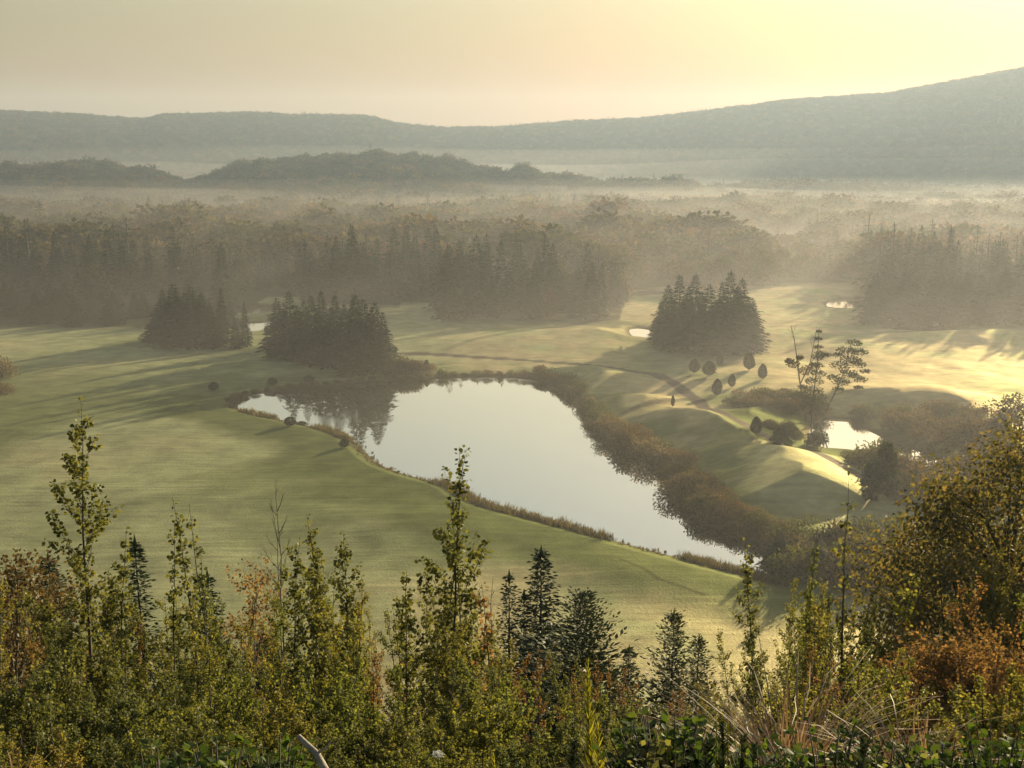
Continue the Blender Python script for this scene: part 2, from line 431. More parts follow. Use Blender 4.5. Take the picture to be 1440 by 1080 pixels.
# rough belt round the pond and between the fairways
c = lerp(c, dry * 0.8, sstep(140, 120, y) * sstep(-25, 0, x) * sstep(-0.5, 0.1, n1 + n2) * 0.8)
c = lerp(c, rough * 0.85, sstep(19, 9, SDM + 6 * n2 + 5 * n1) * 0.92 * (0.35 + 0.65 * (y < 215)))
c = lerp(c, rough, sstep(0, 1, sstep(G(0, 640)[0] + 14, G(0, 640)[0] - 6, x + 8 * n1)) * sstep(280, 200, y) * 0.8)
sg = sdist(GREEN_FAR, x, y); c = lerp(c, greenc * 1.15, sstep(2, -1, sg))
sg = sdist(GREEN_B, x, y); c = lerp(c, dry, sstep(1.5, -1, sg) * 0.9)
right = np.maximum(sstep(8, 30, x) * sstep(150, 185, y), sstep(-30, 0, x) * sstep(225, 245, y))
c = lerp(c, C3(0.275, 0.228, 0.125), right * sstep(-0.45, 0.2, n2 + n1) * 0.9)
c = lerp(c, mud, sstep(2.2, 0.3, SDM + 0.8 * n2) * 0.85)
dp = sdist(PATH, x, y, False); c = lerp(c, pathc, sstep(1.9, 1.2, dp + 0.3 * n2) * 0.95)
dp2 = sdist(PATH2, x, y, False); c = lerp(c, pathc * 0.8, sstep(1.6, 0.8, dp2 + 0.4 * n2) * 0.7)
fe = forest_edge(az)
fm = sstep(-14, 4, RR - fe + 8 * n2)
c = lerp(c, C3(0.06, 0.058, 0.028), fm)
mead_shade = sstep(G(0, 468)[1] - 3, G(0, 462)[1] + 4, y + 5 * n2) * (x < G(300, 460)[0] + 40 * 0) * (y > 250)
c = lerp(c, C3(0.06, 0.058, 0.030), mead_shade * 0.95)  # rough meadow, with the shade of the woods darkened into its colour
# meadow streaks seen in front of and between the woods
strk = sstep(0.12, 0.4, fbm(x * 0.15, y, 14, 2)) * fm * (RR < fe + 30)
c = lerp(c, dry * 0.8, strk * 0.7)
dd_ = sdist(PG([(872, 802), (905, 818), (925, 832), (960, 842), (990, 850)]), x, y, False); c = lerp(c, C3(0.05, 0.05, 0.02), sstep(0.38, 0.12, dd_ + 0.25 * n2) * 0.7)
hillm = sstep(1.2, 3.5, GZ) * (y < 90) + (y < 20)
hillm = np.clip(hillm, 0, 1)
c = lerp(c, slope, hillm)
c = np.where((RR > 480)[..., None], forestc, c)
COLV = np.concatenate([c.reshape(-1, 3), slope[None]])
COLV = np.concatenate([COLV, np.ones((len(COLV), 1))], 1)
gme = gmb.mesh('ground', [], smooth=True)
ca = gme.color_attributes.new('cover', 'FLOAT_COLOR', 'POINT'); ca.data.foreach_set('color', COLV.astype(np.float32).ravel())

def ground_mat():
    m, t = new_mat('grass_ground')
    at = N(t, 'ShaderNodeAttribute', attribute_name='cover')
    tc = N(t, 'ShaderNodeTexCoord')
    n1 = N(t, 'ShaderNodeTexNoise'); n1.inputs['Scale'].default_value = 0.22; n1.inputs['Detail'].default_value = 8; n1.inputs['Roughness'].default_value = 0.65
    t.links.new(tc.outputs['Object'], n1.inputs['Vector'])
    # mowing and drag streaks
    mp = N(t, 'ShaderNodeMapping'); mp.inputs['Scale'].default_value = (0.12, 1.1, 1); mp.inputs['Rotation'].default_value = (0, 0, RAD(-14))
    t.links.new(tc.outputs['Object'], mp.inputs[0])
    n2 = N(t, 'ShaderNodeTexNoise'); n2.inputs['Scale'].default_value = 1.0; n2.inputs['Detail'].default_value = 5
    t.links.new(mp.outputs[0], n2.inputs['Vector'])
    n3 = N(t, 'ShaderNodeTexNoise'); n3.inputs['Scale'].default_value = 3.0; n3.inputs['Detail'].default_value = 6; n3.inputs['Roughness'].default_value = 0.7
    t.links.new(tc.outputs['Object'], n3.inputs['Vector'])
    a = N(t, 'ShaderNodeMapRange'); a.inputs[1].default_value = 0.3; a.inputs[2].default_value = 0.7; a.inputs[3].default_value = 0.72; a.inputs[4].default_value = 1.28
    t.links.new(n1.outputs[0], a.inputs[0])
    b = N(t, 'ShaderNodeMapRange'); b.inputs[1].default_value = 0.3; b.inputs[2].default_value = 0.7; b.inputs[3].default_value = 0.86; b.inputs[4].default_value = 1.14
    t.links.new(n2.outputs[0], b.inputs[0])
    mu = N(t, 'ShaderNodeMath', operation='MULTIPLY'); t.links.new(a.outputs[0], mu.inputs[0]); t.links.new(b.outputs[0], mu.inputs[1])
    s = N(t, 'ShaderNodeVectorMath', operation='SCALE'); t.links.new(at.outputs['Color'], s.inputs[0]); t.links.new(mu.outputs[0], s.inputs[3])
    d = N(t, 'ShaderNodeBsdfDiffuse'); t.links.new(s.outputs[0], d.inputs[0])
    # wet blades throw low sunlight forward, in the colour of the grass
    s2 = N(t, 'ShaderNodeVectorMath', operation='SCALE'); s2.inputs[3].default_value = 2.2; t.links.new(s.outputs[0], s2.inputs[0])
    g = N(t, 'ShaderNodeBsdfGlossy'); g.inputs['Roughness'].default_value = 0.6; t.links.new(s2.outputs[0], g.inputs[0])
    ms = N(t, 'ShaderNodeMixShader'); ms.inputs[0].default_value = 0.4
    t.links.new(d.outputs[0], ms.inputs[1]); t.links.new(g.outputs[0], ms.inputs[2])
    ad = N(t, 'ShaderNodeMath', operation='ADD'); t.links.new(n3.outputs[0], ad.inputs[0]); t.links.new(n2.outputs[0], ad.inputs[1])
    bu = N(t, 'ShaderNodeBump'); bu.inputs['Strength'].default_value = 0.35; bu.inputs['Distance'].default_value = 0.35
    t.links.new(ad.outputs[0], bu.inputs['Height']); t.links.new(bu.outputs[0], d.inputs['Normal']); t.links.new(bu.outputs[0], g.inputs['Normal'])
    o = N(t, 'ShaderNodeOutputMaterial'); t.links.new(ms.outputs[0], o.inputs[0])
    return m
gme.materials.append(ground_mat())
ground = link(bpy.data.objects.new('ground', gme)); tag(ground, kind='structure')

# ------------------------------------------------------------------ water
def water_mat():
    m, t = new_mat('still_pond_water')
    tc = N(t, 'ShaderNodeTexCoord')
    n1 = N(t, 'ShaderNodeTexNoise'); n1.inputs['Scale'].default_value = 0.9; n1.inputs['Detail'].default_value = 3
    t.links.new(tc.outputs['Object'], n1.inputs['Vector'])
    bu = N(t, 'ShaderNodeBump'); bu.inputs['Strength'].default_value = 0.02; bu.inputs['Distance'].default_value = 0.05
    t.links.new(n1.outputs[0], bu.inputs['Height'])
    n4 = N(t, 'ShaderNodeTexNoise'); n4.inputs['Scale'].default_value = 0.05; n4.inputs['Detail'].default_value = 4; t.links.new(tc.outputs['Object'], n4.inputs['Vector'])
    r4 = N(t, 'ShaderNodeMapRange'); r4.inputs[1].default_value = 0.5; r4.inputs[2].default_value = 0.65; r4.inputs[3].default_value = 0.008; r4.inputs[4].default_value = 0.07; t.links.new(n4.outputs[0], r4.inputs[0])
    g = N(t, 'ShaderNodeBsdfGlossy'); t.links.new(r4.outputs[0], g.inputs['Roughness']); g.inputs[0].default_value = (0.92, 0.94, 0.94, 1)
    d = N(t, 'ShaderNodeBsdfDiffuse'); d.inputs[0].default_value = (0.020, 0.030, 0.024, 1)
    lw = N(t, 'ShaderNodeLayerWeight'); lw.inputs[0].default_value = 0.5
    mr = N(t, 'ShaderNodeMapRange'); mr.inputs[1].default_value = 0.0; mr.inputs[2].default_value = 0.8; mr.inputs[3].default_value = 0.25; mr.inputs[4].default_value = 0.78
    t.links.new(lw.outputs['Facing'], mr.inputs[0])
    ms = N(t, 'ShaderNodeMixShader'); t.links.new(mr.outputs[0], ms.inputs[0])
    t.links.new(bu.outputs[0], g.inputs['Normal']); t.links.new(d.outputs[0], ms.inputs[1]); t.links.new(g.outputs[0], ms.inputs[2])
    o = N(t, 'ShaderNodeOutputMaterial'); t.links.new(ms.outputs[0], o.inputs[0])
    return m
WM = water_mat()
for k, P in enumerate(PONDS):
    st = 1.2
    xs = np.arange(P[:, 0].min() - 3, P[:, 0].max() + 3 + st, st); ys = np.arange(P[:, 1].min() - 3, P[:, 1].max() + 3 + st, st)
    XX, YY = np.meshgrid(xs, ys); inn = sdist(P, XX, YY) < 1.8
    cell = inn[:-1, :-1] | inn[1:, :-1] | inn[:-1, 1:] | inn[1:, 1:]
    ii, jj = np.nonzero(cell); nx = len(xs); a0 = ii * nx + jj
    q4 = np.stack([a0, a0 + 1, a0 + nx + 1, a0 + nx], 1)
    used, invx = np.unique(q4, return_inverse=True)
    wm = MB(); wm.add(np.stack([XX.ravel()[used], YY.ravel()[used], np.zeros(len(used))], 1), invx.reshape(q4.shape))
    o = link(bpy.data.objects.new('water', wm.mesh('water', WM))); tag(o, kind='structure')

# ================================================================== plant builders
def conifer_mesh(h, r0, whorls, nb, ns, seed, mats, droop=0.25, bare=0.06, spray=0.42, narrow=0.85, ragged=0.25, split=True, lean=0.0, top=0.04, wid=0.45, sides=6):
    """spruce: trunk and a crown of drooping branch sprays; returns (trunk mesh, crown mesh)"""
    r = np.random.default_rng(seed)
    tb = MB(); cb = MB()
    k = 8; tt = np.linspace(0, 1, k)
    tp = np.stack([lean * h * tt ** 2, 0.01 * h * np.sin(tt * 5 + seed), tt * h * 0.985], 1)
    tube(tb, tp, np.interp(tt, [0, 1], [0.012 * h + 0.015, 0.004]), sides)
    P = []; A = []; B = []; L = []
    for i in range(whorls):
        t0 = bare + (1 - bare - top * 0.3) * (i + r.random() * 0.6) / whorls
        t0 = min(t0, 0.985)
        R = r0 * ((1 - t0) ** narrow) * (1 + ragged * r.normal(size=nb) * 0.7) + 0.012 * h
        R *= np.where(r.random(nb) < 0.07, 1.25, 1.0) * (0.75 + 0.25 * min(1, t0 / (bare + 0.12)))
        azs = 2 * PI * (np.arange(nb) + r.random(nb) * 0.7 + 0.5 * i) / nb
        for q in range(ns):
            s = (q + 0.4 + 0.5 * r.random(nb)) / ns
            side = r.choice([-1, 1], nb) * (0.35 + 0.35 * r.random(nb)) * (q < ns - 1)
            d = np.stack([np.sin(azs), np.cos(azs), 0 * azs], 1)
            zz = t0 * h + R * (0.18 * s - droop * 1.6 * s * s) + 0.01 * h * r.normal(size=nb)
            pos = d * (R * s)[:, None]; pos[:, 2] = zz
            pos[:, 0] += lean * h * t0 ** 2
            a2 = azs + side
            dirv = np.stack([np.sin(a2), np.cos(a2), 0.15 - droop * 2.2 * s], 1)
            P.append(pos); A.append(dirv); L.append(np.maximum(R * spray * (1.25 - 0.6 * s), 0.02 * h) * (0.8 + 0.5 * r.random(nb)))
            B.append(np.stack([np.cos(a2), -np.sin(a2), 0.5 * r.normal(size=nb)], 1))
    P = np.concatenate(P); A = np.concatenate(A); B = np.concatenate(B); L = np.concatenate(L)
    leaves(cb, P, A, B, L, L * wid, 'quad', -0.12)
    # leader
    leaves(cb, tp[-1:][[0, 0]] - [0, 0, 0.05 * h], np.array([[lean, 0, 1.], [lean, 0, 1.]]), np.array([[1., 0, 0], [0, 1., 0]]), 0.085 * h, 0.018 * h, 'quad')
    return tb.mesh('trunk', mats[0], True), cb.mesh('crown', mats[1])

def crown_mesh(h, rx, seed, mats, nclump=26, nleaf=90, leaf=0.3, base=0.3, flat=1.0, shape='quad', clump=0.3, limbs=8, trunk_r=None, core=0.0, droop=0.0, egg=1.0):
    """broad-leaved tree: tapered trunk with limbs that reach clumps of leaves; open between the clumps"""
    r = np.random.default_rng(seed)
    tb = MB(); cb = MB(); trunk_r = trunk_r or 0.018 * h
    hz_ = (1 - base) * h / 2; cz = base * h + hz_
    d = rv(nclump, r); rad = 0.45 + 0.5 * r.random(nclump) ** 0.6
    cen = d * rad[:, None] * [rx, rx, hz_ * flat]
    wz = 1 - 0.35 * np.clip(cen[:, 2] / hz_, -1, 1) * egg
    cen[:, :2] *= wz[:, None]; cen[:, 2] += cz
    k = 7; tt = np.linspace(0, 1, k); wob = 0.03 * h * r.normal(size=2)
    tp = np.stack([wob[0] * np.sin(tt * 3), wob[1] * np.sin(tt * 3.7), tt * h * 0.82], 1)
    tube(tb, tp, np.interp(tt, [0, 1], [trunk_r, trunk_r * 0.2]), 6)
    for q in r.permutation(nclump)[:limbs]:
        s = 0.35 + 0.45 * r.random(); a = tp[0] * (1 - s) + tp[-1] * s; a = np.array([np.interp(s, tt, tp[:, 0]), np.interp(s, tt, tp[:, 1]), s * h * 0.82])
        a[2] = min(a[2], cen[q, 2] - 0.05 * h) if cen[q, 2] > 0.25 * h else a[2]
        mid = (a + cen[q]) / 2 + [0, 0, 0.04 * h]
        tube(tb, [a, mid, cen[q]], [trunk_r * 0.45, trunk_r * 0.28, trunk_r * 0.08], 5)
    cr = clump * rx * (0.6 + 0.8 * r.random(nclump))
    idx = np.repeat(np.arange(nclump), nleaf); n = len(idx)
    off = rv(n, r) * (r.random(n) ** 0.45)[:, None] * cr[idx][:, None] * [1.15, 1.15, 0.8]
    P = cen[idx] + off
    A = unit(off + 0.6 * rv(n, r) * cr[idx][:, None]); A[:, 2] -= droop
    B = rv(n, r)
    leaves(cb, P, A, B, leaf * (0.7 + 0.6 * r.random(n)), leaf * 0.75, shape, 0.1)
    return tb.mesh('trunk', mats[0], True), cb.mesh('crown', mats[1])

def egg_mesh(h, rx, seed, mats, n=900, leaf=0.22, base=0.08, power=0.5):
    """clipped evergreen: a close egg of small sprays over a short stem"""
    r = np.random.default_rng(seed); tb = MB(); cb = MB()
    tube(tb, [(0, 0, -0.1), (0, 0, h * 0.3), (0, 0, h * 0.7)], [0.09, 0.07, 0.03], 6)
    d = rv(n, r); u = (d[:, 2] + 1) / 2
    w = np.sin(PI * u ** 0.8) ** 0.6 * (1 - 0.1 * u)
    a = np.arctan2(d[:, 1], d[:, 0])
    lump = 1.05 + 0.10 * np.sin(3 * a + 7 * u + seed) + 0.08 * np.sin(7 * a - 11 * u) + 0.10 * r.normal(size=n)
    rr_ = rx * w * lump * (0.72 + 0.28 * r.random(n))
    P = np.stack([np.cos(a) * rr_, np.sin(a) * rr_, h * base + u * h * (1 - base) * 0.97], 1)
    A = unit(np.stack([0.35 * np.cos(a), 0.35 * np.sin(a), 1 + 0 * a], 1) + 0.35 * rv(n, r))
    leaves(cb, P, A, rv(n, r), leaf, leaf * 0.7, 'quad', 0.1)
    return tb.mesh('trunk', mats[0], True), cb.mesh('crown', mats[1])

def scrub_mesh(h, rx, seed, mat, n=1500, leaf=0.22, stems=9):
    """low shrub with many stems: dome of leafy shoots with a ragged top"""
    r = np.random.default_rng(seed); tb = MB(); cb = MB()
    for q in range(stems):
        a = 2 * PI * r.random(); rad = rx * 0.75 * math.sqrt(r.random()); tp = [(0.15 * rad * math.cos(a), 0.15 * rad * math.sin(a), -0.1), (0.5 * rad * math.cos(a), 0.5 * rad * math.sin(a), h * 0.5), (rad * math.cos(a), rad * math.sin(a), h * (0.8 + 0.25 * r.random()) * math.sqrt(max(0.1, 1 - (rad / rx) ** 2)))]
        tube(tb, tp, [0.03, 0.02, 0.006], 4)
    nc_ = 34; d = rv(nc_, r); d[:, 2] = np.abs(d[:, 2])
    cen = d * [rx * 0.8, rx * 0.8, h * 0.72] * (0.5 + 0.5 * r.random((nc_, 1)) ** 0.5); cen[:, 2] += 0.08 * h
    idx = r.integers(0, nc_, n)
    off = rv(n, r) * (r.random(n) ** 0.5)[:, None] * 0.34 * min(rx, h)
    P = cen[idx] + off; P[:, 2] = np.abs(P[:, 2])
    A = unit(off + rv(n, r) * 0.25); A[:, 2] += 0.5
    leaves(cb, P, A, rv(n, r), leaf * (0.6 + 0.8 * r.random(n)), leaf * 0.6, 'quad', 0.1)
    return tb.mesh('stems', M['bark'], True), cb.mesh('foliage', mat)

def aspen_mesh(h, seed, mats, spread=0.5, nbr=16, leaf=0.055, density=1.0, bare=0.15, lean=0.0, top_sparse=True, shape='oval', upright=0.8, stems=1):
    """young poplar: slim stem, upswept side shoots, round leaves set singly along every shoot"""
    r = np.random.default_rng(seed); tb = MB(); cb = MB()
    LP = []; LA = []
    def shoot(p0, d0, L, r0, nl, up):
        k = 6; pts = [np.array(p0, float)]; d = np.array(d0, float)
        for _ in range(k - 1):
            d = unit(d + [0, 0, up * 0.22] + 0.07 * r.normal(size=3)); pts.append(pts[-1] + d * L / (k - 1))
        pts = np.array(pts); tube(tb, pts, np.linspace(r0, 0.0015, k), 4, cap=False)
        s = r.random(nl) ** 0.8
        q = s * (k - 1); i0 = np.minimum(q.astype(int), k - 2); f = (q - i0)[:, None]
        base = pts[i0] * (1 - f) + pts[i0 + 1] * f
        o = rv(nl, r); o[:, 2] = np.abs(o[:, 2]) * 0.5
        pet = leaf * (0.4 + 0.6 * r.random(nl))[:, None] * o
        LP.append(base + pet); LA.append(unit(o + [0, 0, -0.5] + 0.5 * rv(nl, r)))
        return pts
    for st in range(stems):
        hh = h * (1 - 0.3 * st / max(1, stems) * r.random()) if st else h
        a = 2 * PI * r.random(); d0 = np.array([0.12 * math.cos(a) * (st > 0) + lean, 0.12 * math.sin(a) * (st > 0), 1])
        k = 10; pts = [np.array([0.1 * (st > 0) * math.cos(a), 0.1 * (st > 0) * math.sin(a), -0.15])]; d = unit(d0)
        for q in range(k - 1):
            d = unit(d + 0.035 * r.normal(size=3) + [0, 0, 0.05]); pts.append(pts[-1] + d * hh / (k - 1))
        pts = np.array(pts); tt = np.linspace(0, 1, k)
        tube(tb, pts, np.interp(tt, [0, 1], [0.0055 * hh + 0.004, 0.002]), 6)
        n_top = int(26 * density)
        s = 0.72 + 0.28 * r.random(n_top); q = s * (k - 1); i0 = np.minimum(q.astype(int), k - 2); f = (q - i0)[:, None]
        base = pts[i0] * (1 - f) + pts[i0 + 1] * f; o = rv(n_top, r)
        LP.append(base + o * leaf * 0.8); LA.append(unit(o + [0, 0, -0.3]))
        m = max(3, int(nbr / stems))
        for b in range(m):
            s = bare + (0.93 - bare) * (b + r.random()) / m
            q = s * (k - 1); i0 = min(int(q), k - 2); p0 = pts[i0] * (1 - (q - i0)) + pts[i0 + 1] * (q - i0)
            az_ = b * 2.4 + r.random()
            L = spread * (1.15 - s) ** 0.8 * (0.6 + 0.7 * r.random())
            d0 = [math.cos(az_), math.sin(az_), upright * (0.5 + 0.8 * r.random())]
            nl = int(density * (10 + 46 * L) * (1.3 - 0.75 * s if top_sparse else 1))
            sh = shoot(p0, unit(np.array(d0)), L, 0.0035 + 0.003 * L, nl, 0.8)
            for c_ in range(int(1 + 3 * L * (1.2 - s))):
                j_ = r.integers(1, 4); dd = unit(sh[j_ + 1] - sh[j_]) + 0.7 * rv(1, r)[0]; dd[2] = abs(dd[2])
                shoot(sh[j_], unit(dd), L * (0.3 + 0.3 * r.random()), 0.0025, int(density * (5 + 20 * L)), 0.6)
    P = np.concatenate(LP); A = np.concatenate(LA); n = len(P)
    sz = leaf * (0.7 + 0.55 * r.random(n))
    leaves(cb, P, A, rv(n, r), sz, sz * 0.95, shape, 0.12)
    return tb.mesh('stem', mats[0], True), cb.mesh('foliage', mats[1])

def bare_mesh(h, seed, mat, nbr=14, spread=0.35, r0=0.02):
    r = np.random.default_rng(seed); tb = MB()
    k = 9; tt = np.linspace(0, 1, k)
    pts = np.stack([0.03 * h * np.cumsum(r.normal(size=k)) / 3, 0.03 * h * np.cumsum(r.normal(size=k)) / 3, tt * h], 1)
    tube(tb, pts, np.linspace(r0, r0 * 0.12, k), 5)
    for b in range(nbr):
        s = 0.3 + 0.66 * (b + r.random()) / nbr; p = np.array([np.interp(s, tt, pts[:, i]) for i in range(3)])
        a = b * 2.4; L = spread * h * (1.15 - s) * (0.6 + 0.6 * r.random()); d = unit(np.array([math.cos(a), math.sin(a), 1.3]))
        q = [p, p + d * L * 0.5, p + d * L + [0, 0, L * 0.2]]
        tube(tb, q, [r0 * 0.35, r0 * 0.22, r0 * 0.06], 4)
        for c_ in range(4):
            f = 0.3 + 0.6 * r.random(); p2 = q[0] * (1 - f) + q[2] * f; d2 = unit(d + 0.7 * rv(1, r)[0])
            tube(tb, [p2, p2 + d2 * L * 0.35], [r0 * 0.12, r0 * 0.04], 3, cap=False)
    return tb.mesh('branches', mat, True)

def plant(name, meshes, names, loc, rz=0, scale=1, label=None, cat=None, group=None, tilt=0):
    """a thing: an empty at the foot of the plant with its parts as children"""
    e = empty(name, loc, rz); e.scale = (scale, scale, scale) if np.isscalar(scale) else scale
    e.rotation_euler = (tilt, 0, rz)
    tag(e, label, cat, group)
    for me, nm in zip(meshes, names):
        o = bpy.data.objects.new(nm, me); COL.objects.link(o); o.parent = e
    return e

def single(name, me, loc, rz=0, scale=1, label=None, cat=None, group=None):
    o = bpy.data.objects.new(name, me); COL.objects.link(o); o.location = loc; o.rotation_euler = (0, 0, rz)
    o.scale = (scale,) * 3 if np.isscalar(scale) else scale
    tag(o, label, cat, group); return o
TC = ('trunk', 'crown')

def join_two(a, b, name):
    """trunk and crown as one mesh with two materials, for plants too small to show parts"""
    me = bpy.data.meshes.new(name)
    V = []; L = []; S = []; T = []; mi = []
    vo = lo = 0
    for k, m in enumerate((a, b)):
        v = np.zeros(len(m.vertices) * 3, np.float32); m.vertices.foreach_get('co', v)
        l = np.zeros(len(m.loops), np.int32); m.loops.foreach_get('vertex_index', l)
        s = np.zeros(len(m.polygons), np.int32); m.polygons.foreach_get('loop_start', s)
        t_ = np.zeros(len(m.polygons), np.int32); m.polygons.foreach_get('loop_total', t_)
        V.append(v); L.append(l + vo); S.append(s + lo); T.append(t_); mi.append(np.full(len(s), k, np.int32)); vo += len(v) // 3; lo += len(l)
    V = np.concatenate(V); L = np.concatenate(L); S = np.concatenate(S); T = np.concatenate(T)
    me.vertices.add(vo); me.vertices.foreach_set('co', V); me.loops.add(lo); me.loops.foreach_set('vertex_index', L)
    me.polygons.add(len(S)); me.polygons.foreach_set('loop_start', S); me.polygons.foreach_set('loop_total', T)
    me.polygons.foreach_set('material_index', np.concatenate(mi))
    for m in (a, b): me.materials.append(m.materials[0])
    me.update(calc_edges=True); return me

# ================================================================== the distant woods
CON = (M['bark_dark'], M['spruce']); DEC = (M['bark'], M['wood'])
def far_core(me_pair, rx, h, base, seed, mat):
    """adds an inner mass of big sprays so that a far crown is not see-through"""
    return me_pair
far_con = [join_two(*conifer_mesh(1.0, 0.15 + 0.02 * k, 16, 8, 2, 40 + k, CON, bare=0.03, spray=0.7, narrow=0.8, ragged=0.3, wid=0.6, sides=4), 'far_conifer') for k in range(4)]
far_dec = [join_two(*crown_mesh(1.0, 0.36 + 0.03 * k, 60 + k, DEC, nclump=26, nleaf=22, leaf=0.115, base=0.12, clump=0.40, limbs=4), 'far_broadleaf') for k in range(5)]
protos = far_con + far_dec
PC = bpy.data.collections.new('tree_kinds')
for k, me in enumerate(protos):
    o = bpy.data.objects.new('tree_kind_%02d' % k, me); PC.objects.link(o)

def scatter_group():
    ng = bpy.data.node_groups.new('place_trees', 'GeometryNodeTree')
    ng.interface.new_socket('Geometry', in_out='INPUT', socket_type='NodeSocketGeometry')
    ng.interface.new_socket('Geometry', in_out='OUTPUT', socket_type='NodeSocketGeometry')
    a = ng.nodes.new('NodeGroupInput'); b = ng.nodes.new('NodeGroupOutput')
    ci = ng.nodes.new('GeometryNodeCollectionInfo'); ci.inputs['Collection'].default_value = PC
    ci.inputs['Separate Children'].default_value = True; ci.inputs['Reset Children'].default_value = True
    ip = ng.nodes.new('GeometryNodeInstanceOnPoints'); ip.inputs['Pick Instance'].default_value = True
    def attr(nm, typ):
        n = ng.nodes.new('GeometryNodeInputNamedAttribute'); n.data_type = typ; n.inputs['Name'].default_value = nm; return n
    ia, ra, sa = attr('tk', 'INT'), attr('trot', 'FLOAT_VECTOR'), attr('tscl', 'FLOAT_VECTOR')
    er = ng.nodes.new('FunctionNodeEulerToRotation')
    L_ = ng.links.new
    L_(a.outputs[0], ip.inputs['Points']); L_(ci.outputs[0], ip.inputs['Instance'])
    L_(ia.outputs[0], ip.inputs['Instance Index']); L_(ra.outputs[0], er.inputs[0]); L_(er.outputs[0], ip.inputs['Rotation'])
    L_(sa.outputs[0], ip.inputs['Scale']); L_(ip.outputs[0], b.inputs[0])
    return ng
NG = scatter_group()
def scatter(name, P, kind, rot, scl):
    me = bpy.data.meshes.new(name); n = len(P)
    me.vertices.add(n); me.vertices.foreach_set('co', P.astype(np.float32).ravel())
    a = me.attributes.new('tk', 'INT', 'POINT'); a.data.foreach_set('value', kind.astype(np.int32))
    a = me.attributes.new('trot', 'FLOAT_VECTOR', 'POINT'); a.data.foreach_set('vector', np.stack([0 * rot, 0 * rot, rot], 1).astype(np.float32).ravel())
    a = me.attributes.new('tscl', 'FLOAT_VECTOR', 'POINT'); a.data.foreach_set('vector', scl.astype(np.float32).ravel())
    me.update()
    o = bpy.data.objects.new(name, me); COL.objects.link(o)
    md = o.modifiers.new('trees', 'NODES'); md.node_group = NG
    tag(o, kind='stuff'); return o

def polar_points(r0, r1, a0, a1, sp0, sp1):
    """jittered grid of trees, wider apart with distance"""
    out = []
    r = r0
    while r < r1:
        sp = sp0 + (sp1 - sp0) * (r - r0) / (r1 - r0)
        m = int((a1 - a0) * r / sp)
        a = a0 + (a1 - a0) * (np.arange(m) + rng.random(m)) / m
        rr_ = r + sp * (rng.random(m) - 0.5)
        out.append(np.stack([rr_ * np.sin(a), rr_ * np.cos(a)], 1)); r += sp * 0.86
    return np.concatenate(out)

# clumps of the woods: where conifers stand together
def is_con(x, y):
    return fbm(x, y, 90, 3) + 0.25 * fbm(x + 500, y, 20, 2)

FP = polar_points(330, 1750, RAD(-36), RAD(40), 8.0, 12.0)
fx, fy = FP[:, 0], FP[:, 1]; fr = np.hypot(fx, fy); fa = np.arctan2(fx, fy)
dfe = fr - forest_edge(fa)
fpx = 720 + F * np.tan(fa) * 1.0
keep = dfe > 0
# openings in the woods (small meadows)
keep &= ~((fbm(fx, fy * 0.55, 110, 2) > 0.40) & (dfe > 45))
# thinner stand by the glints
thin = ((fpx > 335) & (fpx < 425) | (fpx > 880) & (fpx < 940)) & (dfe < 60)
keep &= ~(thin & (rng.random(len(fx)) < 0.6))
for P in PONDS: keep &= sdist(P, fx, fy) > 3
FP = FP[keep]; fx, fy, fr, fa, dfe, fpx = [q[keep] for q in (fx, fy, fr, fa, dfe, fpx)]
fz = terrain(fx, fy)
front = (dfe < 65) & ~((fpx > 880) & (fpx < 1215))
pc = np.where(front, 0.86, np.clip(0.22 + 0.9 * is_con(fx, fy), 0.04, 0.8))
iscon = rng.random(len(fx)) < pc
hh = np.where(iscon, np.where(front, 18 + 7 * rng.random(len(fx)), 13 + 7 * rng.random(len(fx))), 9 + 5.5 * rng.random(len(fx)))
hh = hh * (1 + 0.45 * fbm(fx, fy, 70, 2) + 0.16 * rng.normal(size=len(fx)))
hh = np.clip(hh, 5, 27)
hh[(fpx > 560) & (fpx < 900) & front] *= 0.92
hh[(fpx > 1080) & (fpx < 1212) & (dfe < 120)] *= 0.7
order = np.argsort(dfe + 0.25 * (fr - 330))
lab_con = 'tall dark spruce among many along the front edge of the hazy distant woods'
lab_dec = 'round crowned autumn tree among many alike in the hazy woods beyond the fairways'
cnt_c = cnt_d = 0; used = np.zeros(len(fx), bool)
seeds_c = [conifer_mesh(20, 2.9 + 0.35 * k, 30, 10, 3, 80 + k, CON, bare=0.03, spray=0.55, narrow=0.8, ragged=0.32, wid=0.5, sides=5) for k in range(5)]
one_c = [join_two(a, b, 'spruce_tree') for a, b in seeds_c]
one_d = [join_two(*crown_mesh(11, 4.0 + 0.4 * k, 90 + k, DEC, nclump=34, nleaf=34, leaf=0.95, base=0.10, clump=0.36, limbs=6), 'autumn_tree') for k in range(5)]
vis = (fpx > -60) & (fpx < 1500)
for q in order:
    if not vis[q]: continue
    if iscon[q] and cnt_c < 160:
        single('spruce_tree', one_c[cnt_c % 5], (fx[q], fy[q], fz[q] - 0.3), rng.random() * 6.28, (hh[q] / 20,) * 2 + (hh[q] / 20,), lab_con, 'spruce tree', 'spruces at the front of the distant woods')
        used[q] = True; cnt_c += 1
    elif not iscon[q] and cnt_d < 200:
        single('autumn_tree', one_d[cnt_d % 5], (fx[q], fy[q], fz[q] - 0.3), rng.random() * 6.28, hh[q] / 11, lab_dec, 'autumn tree', 'broad crowned trees of the distant woods')
        used[q] = True; cnt_d += 1
u = ~used
kind = np.where(iscon, rng.integers(0, 4, len(fx)), 4 + rng.integers(0, 5, len(fx)))
